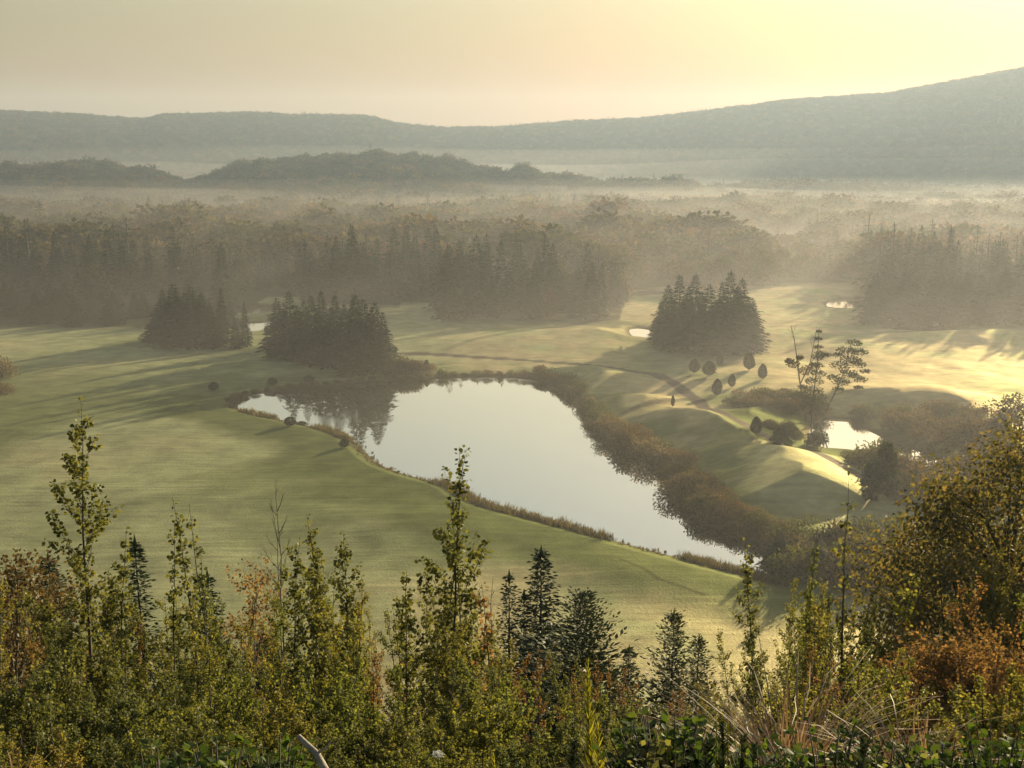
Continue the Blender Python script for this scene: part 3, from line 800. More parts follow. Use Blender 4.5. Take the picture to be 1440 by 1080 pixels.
sc_ = np.stack([hh, hh, hh], 1); sc_[~iscon] *= np.stack([1.25 + 0.6 * rng.random((~iscon).sum())] * 2 + [1.12 * np.ones((~iscon).sum())], 1)
scatter('distant_woods', np.stack([fx, fy, fz - 0.3], 1)[u], kind[u], rng.random(u.sum()) * 6.28, sc_[u])
# hills
HP = polar_points(1760, 2950, RAD(-36), RAD(40), 13.0, 11.0)
hx, hy = HP[:, 0], HP[:, 1]; hzz = terrain(hx, hy); n = len(hx)
hcon = rng.random(n) < np.clip(0.3 + 1.0 * is_con(hx, hy), 0.05, 0.9)
hhh = np.where(hcon, 9 + 11 * rng.random(n) ** 2, 8 + 6 * rng.random(n))
kind = np.where(hcon, rng.integers(0, 4, n), 4 + rng.integers(0, 5, n))
w_ = np.where(hcon, 1.3, 1.5)
scatter('hill_woods', np.stack([hx, hy, hzz - 0.5], 1), kind, rng.random(n) * 6.28, np.stack([hhh * w_, hhh * w_, hhh], 1))
print('woods', len(fx), len(hx))

# ================================================================== trees and shrubs of the golf ground
def place_px(px, py):
    return on_ground(px, py)
big_c = [conifer_mesh(20, 3.4 + 0.4 * k, 38, 12, 4, 180 + k, CON, bare=0.02, spray=0.5, narrow=(0.78, 0.88, 0.72, 0.95)[k], ragged=(0.3, 0.45, 0.36, 0.5)[k], wid=0.5, sides=6) for k in range(4)]
def spruce(px, pyb, pyt, label, group=None, wide=1.0, k=None, name='spruce_tree', cat='spruce tree'):
    x_, y_, z_ = place_px(px, pyb)
    dd = math.hypot(x_, y_); e = azel(px, pyt)[1]; top = CAMZ + float(e) * dd
    hgt = top - z_
    k = rng.integers(0, 4) if k is None else k
    return plant(name, big_c[k], TC, (x_, y_, z_ - 0.2), rng.random() * 6.28, (hgt / 20 * wide * 1.15, hgt / 20 * wide * 1.15, hgt / 20), label, cat, group)
# the dark stand left of the pond (px, base, top)
stand = [(222, 480, 432, 1.3), (240, 482, 418, 1.2), (286, 486, 412, 1.2), (308, 488, 440, 1.1), (232, 478, 405, 1.0), (248, 486, 398, 1.1), (272, 484, 402, 1.1), (262, 474, 410, 1), (298, 488, 425, 0.9), (314, 480, 404, 0.7), (346, 486, 424, 0.7), (332, 490, 446, 0.8),
         (392, 490, 418, 1.1), (409, 500, 408, 1.15), (430, 506, 422, 1.1), (455, 512, 408, 1.0), (440, 498, 414, 1.1), (474, 516, 414, 1.0), (486, 506, 426, 1.1), (502, 524, 413, 1.15), (513, 512, 420, 1.1),
         (529, 524, 424, 1.1), (540, 516, 438, 1.0), (420, 486, 428, 1.1), (468, 496, 430, 1.1), (498, 498, 420, 1.1), (524, 502, 432, 1.0)]
for k, (a, b, t_, w_) in enumerate(stand):
    if a < 360: lab, gr = 'dark spruce in the left, thinner half of the stand beside the left fairway', 'spruces of the thin stand by the left fairway'
    else: lab, gr = 'dark spruce in the dense stand at the left end of the big pond', 'spruces of the dense stand at the pond'
    spruce(a, b, t_, lab, gr, w_)
# low young conifers between the tall woods and the left fairway
for k in range(72):
    a = -60 + 385 * rng.random(); b = 433 + 27 * rng.random() ** 1.3
    spruce(a, b, b - (22 + 26 * rng.random()), 'low young conifer in the dark strip between the left fairway and the woods', 'low conifers behind the left fairway', 1.5, None, 'young_conifer', 'young conifer')
# the tall group right of the middle
grp = [(938, 480, 400, 1.15), (953, 488, 386, 1.2), (975, 490, 384, 1.15), (995, 484, 398, 1.1), (1012, 492, 395, 0.8), (1023, 496, 380, 1.1), (1040, 494, 390, 1.15), (1055, 488, 418, 1.15), (966, 478, 402, 1.1), (1005, 494, 420, 1.1), (928, 484, 424, 1.1), (1035, 480, 402, 1.0), (985, 492, 420, 1.1)]
for a, b, t_, w_ in grp:
    spruce(a, b, t_, 'tall dark spruce in the isolated group between the two sunlit fairways', 'spruces of the isolated group right of the pond', w_)
# dark woods on the right behind the fairway
for k in range(64):
    a = 1222 + 330 * rng.random(); b = 444 + 12 * rng.random(); 
    spruce(a, b, 372 + 22 * rng.random() + (8 if a < 1260 else 0), 'tall dark spruce in the hazy stand behind the fairway on the right', 'spruces of the hazy stand on the right', 1.2)

# scrub shapes
scrubs = [scrub_mesh(3.0, 2.2 + 0.2 * k, 300 + k, M[('shore', 'shore', 'shore_olive', 'shore_pale', 'shore', 'shore_olive', 'shore')[k]], n=1500, leaf=0.30) for k in range(7)]
SF = ('stems', 'foliage')
def shrub(px, py, h, label, group=None, w=1.0, name='shrub', ground_xy=None):
    if ground_xy is None: x_, y_, z_ = place_px(px, py)
    else: x_, y_ = ground_xy; z_ = gz(x_, y_)
    s = h / 3.0
    return plant(name, scrubs[rng.integers(0, 7)], SF, (x_, y_, max(z_, 0.0) - 0.1), rng.random() * 6.28, (s * w, s * w, s), label, 'shrub', group)

# belt of willow scrub along the far and the right bank
bx_, by_ = POND[:, 0], POND[:, 1]
ppx = None
def to_px(x, y, z):
    dz = z - CAMZ
    fwd = y * cp - dz * sp; upc = y * sp + dz * cp
    return 720 + F * x / fwd, 540 - F * upc / fwd
bpx, bpy_ = to_px(bx_, by_, 0.0)
e = np.roll(POND, -1, 0) - np.roll(POND, 1, 0); nrm = unit(np.stack([e[:, 1], -e[:, 0]], 1))
if sdist(POND, np.array([bx_[5] + nrm[5, 0]]), np.array([by_[5] + nrm[5, 1]]))[0] < 0: nrm = -nrm
seg = np.linalg.norm(np.roll(POND, -1, 0) - POND, axis=1); cum = np.concatenate([[0], np.cumsum(seg)]); tot = cum[-1]
def bank(s):
    i = int(np.searchsorted(cum, s % tot, side='right') - 1); f = (s % tot - cum[i]) / max(seg[i], 1e-6); j = (i + 1) % len(POND)
    p = POND[i] * (1 - f) + POND[j] * f; n_ = unit(nrm[i] * (1 - f) + nrm[j] * f); return p, n_
s = 0.0
n_bank = 0
while s < tot:
    p, n_ = bank(s); qx, qy = to_px(p[0], p[1], 0)
    far_bank = (qx > 560 and qy < 600)
    right_bank = (qx > 780 and qy >= 560 and n_[0] + 0.6 * n_[1] > 0.0) or (qx > 940 and n_[1] > -0.2 and qy > 640)
    left_far = (qx <= 560 and qy < 570 and n_[1] > 0)
    if far_bank and not right_bank:
        for row in range(1 if qx < 740 else 2):
            d = 0.6 + row * 1.8 + rng.random(); h = 0.8 + 1.2 * rng.random() + (0.6 if qx > 740 else 0)
            shrub(0, 0, h, 'low brown scrub in the belt along the far bank of the big pond', 'scrub along the far bank', 1.2, ground_xy=(p[0] + n_[0] * d, p[1] + n_[1] * d)); n_bank += 1
        s += 2.6
    elif right_bank:
        k_ = 1 if qy < 600 else (2 if qy < 690 else 3)
        if fbm(p[0], p[1], 7, 2) > 0.28: k_ -= 1
        for row in range(k_):
            d = 0.3 + row * 2.0 + 1.0 * rng.random(); h = ((1.3 if qy < 600 else 1.8) + 1.9 * rng.random() ** 1.5) * (1.0 if row == 0 else 0.85)
            shrub(0, 0, h, 'bushy willow scrub in the thick belt along the right bank of the big pond', 'willow scrub along the right bank', 1.1, ground_xy=(p[0] + n_[0] * d, p[1] + n_[1] * d)); n_bank += 1
        s += 2.9
    elif left_far:
        shrub(0, 0, 0.7 + 0.5 * rng.random(), 'small shaded scrub at the far bank below the dense spruce stand', 'small scrub below the spruce stand', 1.3, ground_xy=(p[0] + n_[0] * 1.0, p[1] + n_[1] * 1.0)); n_bank += 1
        s += 2.6
    else: s += 2.0
print('bank scrub', n_bank)
# bushes by the spruce stand's right end
for a, b, h_ in [(556, 524, 4.0), (568, 525, 4.2), (580, 526, 3.6), (590, 524, 3.0), (548, 527, 3.2), (604, 522, 2.2)]:
    shrub(a, b, h_, 'brown bush at the right foot of the dense spruce stand by the pond', 'brown bushes at the foot of the spruce stand')
shrub(884, 640, 4.2, 'big pale brown willow bush standing tallest in the belt on the right bank', None, 1.15)
shrub(915, 650, 4.0, 'rounded willow bush just right of the tallest pale one on the right bank', None, 1.1)
shrub(980, 690, 3.0, 'orange brown bush at the inner edge of the right bank scrub', None, 1.2)

# clipped cedars on the fairway
eggs = [egg_mesh(4, 1.15, 400 + k, (M['bark_dark'], M['cedar']), n=1700, leaf=0.30) for k in range(3)]
def cedar(px, pyb, wpx, hpx, label, group=None, blocky=False):
    x_, y_, z_ = place_px(px, pyb); dd = math.hypot(y_, CAMZ - z_)
    h = hpx * dd / F * 1.03; w = wpx * dd / F / 2
    return plant('cedar_bush', eggs[rng.integers(0, 3)], TC, (x_, y_, z_ - 0.05), rng.random() * 6.28, (w / 1.15, w / 1.15, h / 4), label, 'cedar')
cedar(1053, 521, 15, 24, 'egg shaped clipped cedar nearest the right foot of the isolated spruce group')
cedar(1072, 534, 12, 22, 'slim egg shaped cedar standing farthest right of the clipped row')
cedar(1029, 545, 10, 19, 'smallest egg shaped cedar, in the middle of the clipped row')
cedar(1008, 557, 13, 24, 'egg shaped cedar nearest the cart path in the clipped row')
cedar(997, 529, 18, 21, 'round clipped cedar with a broad crown left of the small one')
cedar(976, 525, 14, 20, 'shaded round cedar at the left end of the clipped row')
cedar(1012, 514, 9, 16, 'small shaded cedar directly under the spruce group')
cedar(1063, 612, 15, 26, 'egg shaped cedar beside the cart path on the grassy hump')
dark_scrub = [scrub_mesh(3.6, 1.75, 350 + k, M['cedar'], n=1900, leaf=0.28) for k in range(2)]
for k, (a, b, s_, lab) in enumerate([(1097, 626, 1.0, 'squat broad dark cedar left of the second pond'), (1148, 629, 1.12, 'dark broad cedar on the left shore of the second pond')]):
    x_, y_, z_ = place_px(a, b); plant('cedar_bush', dark_scrub[k], SF, (x_, y_, z_ - 0.05), k, s_, lab, 'cedar')
cedar(946, 572, 5, 16, 'very slim reddish dark juniper alone on the hump beside the path')
cedar(301, 549, 13, 12, 'small dark round bush alone on the shaded left fairway')
cedar(383, 541, 13, 10, 'small round bush left of the two under the spruce stand')
cedar(434, 537, 14, 9, 'small flat bush right of the two under the spruce stand')
cedar(408, 599, 16, 13, 'round bush on the near bank close to the pond tip')
cedar(484, 629, 13, 12, 'small round bush on the near bank with a long shadow to its left')
cedar(424, 598, 14, 6, 'low flat bush at the water edge beside the round bank bush')
shrub(2, 530, 5.0, 'large round dark bush cut by the left edge of the picture', None, 0.8)
shrub(1, 554, 3.0, 'smaller dark round bush below the large one at the left edge', None, 0.9)
cedar(600, 522, 8, 16, 'small pointed cedar right of the brown bushes')

# the three odd trees above the second pond
def pine_mesh(h, seed, tufts, trunkpts, r0=0.13):
    r = np.random.default_rng(seed); tb = MB(); cb = MB()
    tube(tb, trunkpts, np.linspace(r0, r0 * 0.3, len(trunkpts)), 7)
    tp = np.array(trunkpts, float)
    for (ox, oy, oz, rad) in tufts:
        c_ = np.array([ox, oy, oz]); zq = max(oz - 0.9, tp[0, 2]); a = np.array([np.interp(zq, tp[:, 2], tp[:, i]) for i in range(3)])
        tube(tb, [a, (a + c_) / 2 + [0, 0, 0.1], c_], [r0 * 0.35, r0 * 0.22, r0 * 0.08], 5)
        n = int(190 * rad ** 1.5) + 40; off = rv(n, r) * (r.random(n) ** 0.45)[:, None] * rad * [1.1, 1.1, 0.42]
        leaves(cb, c_ + off, unit(off + rv(n, r) * 0.4 * rad + [0, 0, 0.25]), rv(n, r), 0.34, 0.12, 'quad')
    return tb.mesh('trunk', M['bark_dark'], True), cb.mesh('crown', M['cedar'])
def mpp(y_): return math.hypot(y_, CAMZ) / F
x_, y_, z_ = place_px(1134, 592); s_ = mpp(y_)
r = np.random.default_rng(5)
T1 = [(0, 0, 0), (-0.6, 0, 2.5), (-1.3, 0, 6.0), (-1.9, 0, 9.5), (-2.4, 0, 12), (-3.0, 0, 14.2)]
tb = MB(); tube(tb, T1, np.linspace(0.15, 0.03, 6), 6)
tube(tb, [(-1.2, 0, 5.6), (0.1, 0.2, 8.5), (0.6, 0.2, 12), (0.9, 0.3, 14.5)], [0.09, 0.07, 0.04, 0.015], 5)
for q in range(26):
    z0 = 5 + 8.5 * r.random(); x0 = np.interp(z0, [p[2] for p in T1], [p[0] for p in T1]) if q % 2 else np.interp(z0, [5.6, 8.5, 12, 14.5], [-1.2, .1, .6, .9]); d = rv(1, r)[0]; d[2] = abs(d[2]) + 0.6; d = unit(d); L_ = 0.8 + 1.1 * r.random()
    tube(tb, [(x0, 0, z0), np.array([x0, 0, z0]) + d * L_ * 0.5, np.array([x0, 0, z0]) + d * L_ + [0, 0, 0.25]], [0.03, 0.02, 0.006], 4)
cb = MB()
for (ox, oz, rad) in [(-2.4, 8.6, 0.9), (-0.6, 7.6, 1.0), (0.5, 8.1, 0.9), (-1.5, 9.5, 0.5), (-3.0, 9.0, 0.5)]:
    n = 170; off = rv(n, r) * (r.random(n) ** 0.5)[:, None] * rad * [1, 1, 0.6]; leaves(cb, np.array([ox, 0, oz]) + off, unit(off + 0.3 * rv(n, r)), rv(n, r), 0.3, 0.2)
tm = tb.mesh('trunk', M['bark'], True); cm = cb.mesh('foliage', M['shore'])
sc0 = (592 - 455) * s_ / 14.4
plant('forked_tree', (tm, cm), ('trunk', 'foliage'), (x_, y_, z_), 0, sc0, 'nearly bare tree with forked top and two pale trunks above the second pond', 'tree')
x_, y_, z_ = place_px(1141, 600); s_ = mpp(y_)
tf = [(-0.7, 0, 3.6, 1.3), (0.6, 0.3, 4.2, 1.2), (-0.2, -0.3, 5.2, 1.4), (-1.3, 0, 4.6, 0.9), (0.1, 0, 6.5, 1.1), (0.5, 0, 7.6, 0.9), (0.3, 0, 8.8, 0.8), (0.4, 0, 9.9, 0.7), (0.9, 0, 10.4, 0.8), (0.4, 0, 11.3, 0.5), (0.3, 0, 12.5, 0.4), (0.3, 0, 13.5, 0.3), (1.5, 0, 10.2, 0.6), (-0.9, 0, 3.0, 0.8), (1.2, 0, 3.2, 0.8), (-1.5, 0.2, 5.6, 0.6)]
plant('pine_tree', pine_mesh(14, 21, tf, [(0, 0, 0), (0.05, 0, 4), (0.3, 0, 9), (0.3, 0, 14.2)]), TC, (x_, y_, z_), 0, (603 - 461) * s_ / 14.3, 'dark narrow pine with a thick lower crown between the bare and the leaning tree', 'pine')
x_, y_, z_ = place_px(1152, 600); s_ = mpp(y_)
tf = [(2.6, 0, 6.0, 1.0), (3.4, 0, 7.2, 1.1), (2.3, 0.3, 8.2, 1.1), (3.6, 0, 9.0, 1.2), (3.0, 0, 10.2, 1.1), (4.6, 0, 8.4, 0.9), (4.8, 0.2, 10.0, 0.9), (3.9, 0, 11.2, 0.9), (5.2, 0, 6.3, 0.7), (4.3, 0, 6.8, 0.7), (1.5, 0, 6.6, 0.7), (5.6, 0, 7.4, 0.5), (2.2, 0, 5.0, 0.6), (1.9, 0, 9.6, 0.6), (4.9, 0.1, 5.2, 0.45)]
plant('pine_tree', pine_mesh(12, 22, tf, [(0, 0, 0), (0.9, 0, 2.4), (1.9, 0, 4.8), (2.9, 0, 7.5), (3.5, 0, 11)], 0.12), TC, (x_, y_, z_), 0, (603 - 476) * s_ / 12, 'leaning pine with ragged open tufts right of the dark narrow pine', 'pine')

# brown scrub above and around the second pond
def region_scrub(poly, n, hs, label, group, w=1.1, near=0):
    P = PG(poly); x0, y0 = P.min(0); x1, y1 = P.max(0); k = 0; tries = 0
    while k < n and tries < 4000:
        tries += 1
        a = np.array([x0 + (x1 - x0) * rng.random()]); b = np.array([y0 + (y1 - y0) * rng.random()])
        if sdist(P, a, b)[0] > 0 or min(sdist(Q_, a, b)[0] for Q_ in PONDS[:2]) < 0.8 or sdist(PATH, a, b, False)[0] < 2.5: continue
        shrub(0, 0, hs[0] + (hs[1] - hs[0]) * rng.random(), label, group, w, ground_xy=(a[0], b[0])); k += 1
region_scrub([(1012, 578), (1060, 570), (1110, 572), (1160, 584), (1230, 588), (1235, 600), (1160, 596), (1110, 592), (1030, 586)], 46, (1.3, 2.2), 'rust brown scrub in the band behind the second pond', 'rusty scrub behind the second pond', 1.3)
region_scrub([(1225, 590), (1330, 592), (1400, 600), (1400, 640), (1330, 625), (1240, 606)], 40, (1.8, 3.2), 'brown scrub right of and behind the second pond', 'brown scrub right of the second pond', 1.1)
region_scrub([(1075, 612), (1150, 612), (1150, 626), (1085, 626)], 9, (1.2, 2.0), 'reddish scrub between the dark cedars left of the second pond', 'reddish scrub between the cedars')
region_scrub([(1180, 640), (1230, 648), (1245, 670), (1190, 672)], 10, (1.0, 1.7), 'brown scrub on the near shore of the second pond', 'scrub on the near shore of the second pond')
region_scrub([(1225, 668), (1330, 672), (1420, 660), (1440, 700), (1330, 716), (1240, 700)], 34, (2.5, 4.5), 'tall brown thicket bush below the second pond', 'thicket below the second pond')
region_scrub([(1060, 770), (1150, 775), (1230, 770), (1330, 780), (1400, 800), (1380, 860), (1200, 850), (1080, 800)], 46, (2.5, 4.2), 'dark shaded bush in the hollow below the right hand fairway', 'shaded bushes in the hollow on the right', 1.1)
wet = [crown_mesh(7, 1.9 + 0.3 * k, 500 + k, (M['bark'], M['shore']), nclump=30, nleaf=60, leaf=0.34, base=0.06, clump=0.34, limbs=8) for k in range(3)]
wetc = [crown_mesh(7, 1.4, 520 + k, (M['bark_dark'], M['cedar']), nclump=34, nleaf=60, leaf=0.34, base=0.04, clump=0.36, limbs=8) for k in range(3)]
for k, (a, b, t_) in enumerate([(1238, 690, 612), (1225, 700, 640), (1250, 700, 640), (1265, 690, 655), (1290, 700, 660), (1320, 705, 650), (1350, 700, 640), (1395, 690, 600), (1300, 640, 585), (1330, 640, 590), (1360, 640, 580), (1390, 620, 555), (1420, 620, 548), (1270, 612, 578), (1345, 615, 575), (1440, 700, 580), (1410, 720, 620), (1375, 730, 650)]):
    x_, y_, z_ = place_px(a, b); top = CAMZ + float(azel(a, t_)[1]) * math.hypot(x_, y_); h_ = max(2, top - z_)
    if k < 3: plant('thicket_tree', wetc[k], TC, (x_, y_, z_ - .2), k, h_ / 7, ['dark evergreen hiding the right end of the second pond', 'dark evergreen at the left of the thicket below the second pond', 'lower dark evergreen at the right of the three by the second pond'][k], 'tree')
    else: plant('thicket_tree', wet[k % 3], TC, (x_, y_, z_ - .2), k, h_ / 7, 'small brown leafed tree in the hazy thicket right of the second pond', 'tree', 'small trees of the thicket right of the second pond')
# a few small spruces among the shaded bushes
for a, b, t_ in [(1095, 800, 742), (1150, 810, 752), (1280, 800, 745), (1235, 790, 738)]:
    spruce(a, b, t_, 'little dark spruce rising from the shaded bushes in the hollow', 'little spruces in the hollow', 1.4, None, 'young_conifer', 'young conifer')
# trees beyond the right edge that throw the long shadows
# tufts of tall grass and weeds on the near bank
tuft = MB(); r = np.random.default_rng(31)
s = 0.0
while s < tot:
    p, n_ = bank(s); qx, qy = to_px(p[0], p[1], 0)
    if n_[1] < 0.35 and qx < 1150 and qx > 330:
        dens = 2 + 10 * (fbm(p[0], p[1], 8, 2) > 0.06) 
        for _ in range(int(dens)):
            o_ = -0.5 + 2.2 * r.random(); x0 = p[0] + n_[0] * o_ + 0.4 * r.normal(); y0 = p[1] + n_[1] * o_ + 0.4 * r.normal()
            n = 9; z0 = max(0.0, float(0.28 * max(0, o_))) - 0.05; hgt = (0.3 + 0.75 * r.random() ** 2) * (1.3 if dens > 9 else 0.6)
            base = np.tile([x0, y0, z0], (n, 1)) + 0.12 * r.normal(size=(n, 3)) * [1, 1, 0]
            leaves(tuft, base, np.stack([0.35 * r.normal(size=n), 0.35 * r.normal(size=n), np.ones(n)], 1), rv(n, r), hgt, 0.10, 'blade')
    s += 0.45
o = link(bpy.data.objects.new('bank_grass', tuft.mesh('bank_grass', M['reed']))); tag(o, kind='stuff')

# ================================================================== the near slope
def fg(px, pyt, d):
    dx, dy, dz = [float(q) for q in ray(px, pyt)]
    t = d / dy; x_ = dx * t; zt = CAMZ + dz * t; zg = gz(x_, d)
    return x_, d, zg, zt - zg
ASP = (M['bark_pale'], M['aspen']); AST = (M['bark'], M['aspen_top']); ASD = (M['bark'], M['aspen_dark']); RUS = (M['bark'], M['rust'])
AP = ('stem', 'foliage')
def hero(px, pyt, d, label, seed, mats=AST, name='aspen_sapling', cat='sapling', **kw):
    x_, y_, zg, h = fg(px, pyt, d)
    ms = aspen_mesh(h, seed, mats, **kw)
    return plant(name, ms, AP, (x_, y_, zg), 0, 1, label, cat)
hero(95, 550, 14, 'tallest aspen sapling at the left, its leafy top high over the fairway', 701, spread=1.25, nbr=30, leaf=0.054, density=1.7, bare=0.12, upright=1.1)
hero(629, 606, 13, 'tall thin aspen sapling whose sparse tip crosses the bright pond', 702, spread=1.15, nbr=30, leaf=0.054, density=1.2, bare=0.12, upright=1.1)
hero(1210, 655, 14, 'very slender sapling with few leaves at its tip below the second pond', 703, ASD, spread=0.35, nbr=14, leaf=0.065, density=0.5, bare=0.3, upright=1.5)
hero(263, 690, 13, 'aspen sapling with single pale leaves at its top, second tallest at the left', 704, spread=0.5, nbr=22, leaf=0.05, density=1.12, upright=1.6)
hero(285, 700, 13.6, 'thin aspen sapling close behind the pale topped one at the left', 705, spread=0.35, nbr=16, leaf=0.05, density=0.98, upright=1.6)
hero(222, 712, 12.6, 'narrow aspen sapling between the tallest one and the pale topped one', 706, spread=0.4, nbr=18, leaf=0.044, density=1.05, upright=1.7)
hero(300, 758, 12, 'low thin sapling right of the pale topped one at the left', 707, ASD, spread=0.3, nbr=14, leaf=0.044, density=1.05, upright=1.7)
hero(152, 722, 12.4, 'leafy aspen sapling just right of the tallest one at the left', 708, spread=0.5, nbr=20, leaf=0.044, density=1.35, upright=1.6)
hero(452, 712, 15, 'yellowish aspen sapling with a pointed top left of the pond end', 709, spread=0.55, nbr=22, leaf=0.044, density=1.65, upright=1.6)
hero(405, 728, 14.5, 'bushy yellow green aspen sapling beside the bare twigged one', 710, spread=0.8, nbr=26, leaf=0.044, density=1.95, upright=1.3)
hero(478, 742, 14, 'full yellow green aspen sapling right of the pointed one', 711, spread=0.7, nbr=26, leaf=0.044, density=1.95, upright=1.4)
hero(430, 760, 13.0, 'dense golden green sapling in front of the pointed yellowish one', 719, spread=0.8, nbr=30, leaf=0.044, density=2.10, upright=1.3)
hero(603, 690, 13.6, 'slim aspen sapling hugging the left side of the one crossing the pond', 712, spread=0.5, nbr=18, leaf=0.044, density=1.20, upright=1.7)
hero(660, 700, 13.4, 'slim aspen sapling hugging the right side of the one crossing the pond', 713, spread=0.5, nbr=18, leaf=0.044, density=1.20, upright=1.7)
hero(566, 790, 13, 'yellow green sapling with a rounded top left of the middle', 714, spread=0.5, nbr=20, leaf=0.044, density=1.65, upright=1.4)
hero(692, 800, 12.5, 'rusty tinged sapling right of the one crossing the pond', 715, RUS, spread=0.45, nbr=18, leaf=0.05, density=0.8, upright=1.5)
hero(1085, 758, 15, 'leafy sapling left of the slender one on the right', 716, ASD, spread=0.7, nbr=24, leaf=0.044, density=1.80, upright=1.4)
hero(1140, 745, 16, 'thin twiggy sapling nearest the left of the slender one', 717, ASD, spread=0.6, nbr=22, leaf=0.044, density=1.20, upright=1.5)
hero(1262, 790, 14, 'leafy sapling between the slender one and the big tree on the right', 718, ASP, spread=0.7, nbr=24, leaf=0.044, density=1.65, upright=1.3)

# bare saplings
def bare(px, pyt, d, label, seed, mat=M['bark'], **kw):
    x_, y_, zg, h = fg(px, pyt, d); o = single('bare_sapling', bare_mesh(h, seed, mat, **kw), (x_, y_, zg), 0, 1, label, 'sapling'); return o
bare(378, 676, 15.5, 'bare twigged sapling with pinkish fine branches above the yellow ones', 801, nbr=20, spread=0.22, r0=0.022)
bare(396, 700, 15.8, 'second bare sapling just right of the pinkish twigged one', 802, nbr=16, spread=0.2, r0=0.018)
bare(697, 808, 17, 'thin bare sapling left of the pointed spruce in the middle', 803, nbr=14, spread=0.16, r0=0.022)

# near conifers
NC = (M['bark_dark'], M['spruce'])
def near_con(px, pyt, d, r0, label, seed, name='young_spruce', mats=NC, **kw):
    x_, y_, zg, h = fg(px, pyt, d); args = dict(whorls=46, nb=9, ns=8, droop=0.12, bare=0.04, spray=0.28, narrow=0.9, ragged=0.3, wid=0.42, top=0.03); args.update(kw)
    ms = conifer_mesh(h, r0, args.pop('whorls'), args.pop('nb'), args.pop('ns'), seed, mats, **args)
    return plant(name, ms, TC, (x_, y_, zg - 0.05), 0, 1, label, 'young spruce' if 'spruce' in name else 'cedar')
near_con(761, 769, 27, 1.55, 'young pointed spruce with a spire tip, tallest conifer of the middle', 811, narrow=0.85)
near_con(716, 803, 25, 0.75, 'thin young spruce close left of the pointed one', 812, whorls=34, ns=6, nb=7, ragged=0.45)
near_con(737, 830, 27, 0.7, 'short thin spruce half hidden between two taller ones', 813, whorls=30, ns=6, nb=7)
CD = (M['bark_dark'], M['cedar'])
near_con(820, 832, 24, 1.7, 'wide open crowned young cedar right of the pointed spruce', 814, 'young_cedar', CD, whorls=56, nb=11, ns=11, narrow=0.62, droop=-0.12, ragged=0.45, spray=0.17)
near_con(948, 857, 22, 1.05, 'young cedar with a pointed top alone at the gap to the fairway', 815, 'young_cedar', CD, narrow=0.75, droop=-0.1, ragged=0.4, whorls=44, ns=9, spray=0.2)
near_con(983, 890, 21, 0.8, 'smaller young cedar right of the pointed one at the gap', 816, 'young_cedar', CD, narrow=0.75, droop=-0.1, ragged=0.4, whorls=38, ns=9, spray=0.2)
near_con(190, 752, 16, 0.45, 'small narrow spruce rising between the saplings at the left', 817, whorls=34, ns=6)
near_con(291, 800, 15, 0.4, 'tiny dark spruce among the saplings left of the open grass', 818, whorls=30, ns=6)
near_con(66, 780, 24, 1.6, 'broad dark spruce half hidden behind the tallest sapling at the left', 819, ragged=0.35)
near_con(20, 800, 22, 1.3, 'dark spruce behind the brown bush at the left edge', 820)
near_con(370, 885, 19, 1.6, 'dark spruce deep in the thicket below the bare sapling', 821)
near_con(885, 905, 22, 0.7, 'half hidden cedar in the low scrub left of the gap', 822, 'young_cedar', CD, whorls=30)

# the big leafy tree cut by the right edge, and its neighbours
x_, y_, zg, h = fg(1452, 552, 19)
ms = crown_mesh(h, 2.9, 830, (M['bark'], M['tree_leaf']), nclump=90, nleaf=380, leaf=0.08, base=0.04, clump=0.26, limbs=22, shape='oval', trunk_r=0.11, droop=0.9, flat=1.0)
plant('leafy_tree', ms, TC, (x_, y_, zg - 0.2), 0, 1, 'big tree with drooping leaves filling the right edge of the picture', 'tree')
x_, y_, zg, h = fg(1355, 742, 16)
ms = crown_mesh(h, 1.25, 831, (M['bark'], M['tree_leaf']), nclump=40, nleaf=320, leaf=0.065, base=0.04, clump=0.3, limbs=12, shape='oval', trunk_r=0.06, droop=0.8)
plant('leafy_tree', ms, TC, (x_, y_, zg - 0.2), 0, 1, 'lower leafy tree left of and before the big one at the right edge', 'tree')
x_, y_, zg, h = fg(1385, 880, 12)
ms = crown_mesh(h, 1.2, 832, RUS, nclump=36, nleaf=320, leaf=0.045, base=0.04, clump=0.32, limbs=10, shape='oval', trunk_r=0.04, droop=0.3)
plant('rusty_bush', ms, ('trunk', 'crown'), (x_, y_, zg - 0.1), 0, 1, 'rusty leafed bush under the big tree at the right edge', 'bush')
x_, y_, zg, h = fg(10, 745, 20)
ms = crown_mesh(h, 1.9, 833, (M['bark'], M['shore']), nclump=44, nleaf=170, leaf=0.09, base=0.05, clump=0.3, limbs=14, shape='quad', trunk_r=0.05, droop=0.0)
plant('brown_bush', ms, ('trunk', 'crown'), (x_, y_, zg - 0.1), 0, 1, 'brownish bush at the left edge behind the saplings', 'bush')
x_, y_, zg, h = fg(352, 770, 16)
ms = crown_mesh(h, 0.8, 834, RUS, nclump=26, nleaf=90, leaf=0.05, base=0.1, clump=0.3, limbs=10, shape='oval', trunk_r=0.03)
plant('rusty_bush', ms, ('trunk', 'crown'), (x_, y_, zg - 0.1), 0, 1, 'pinkish brown bush left of the yellow green saplings', 'bush')

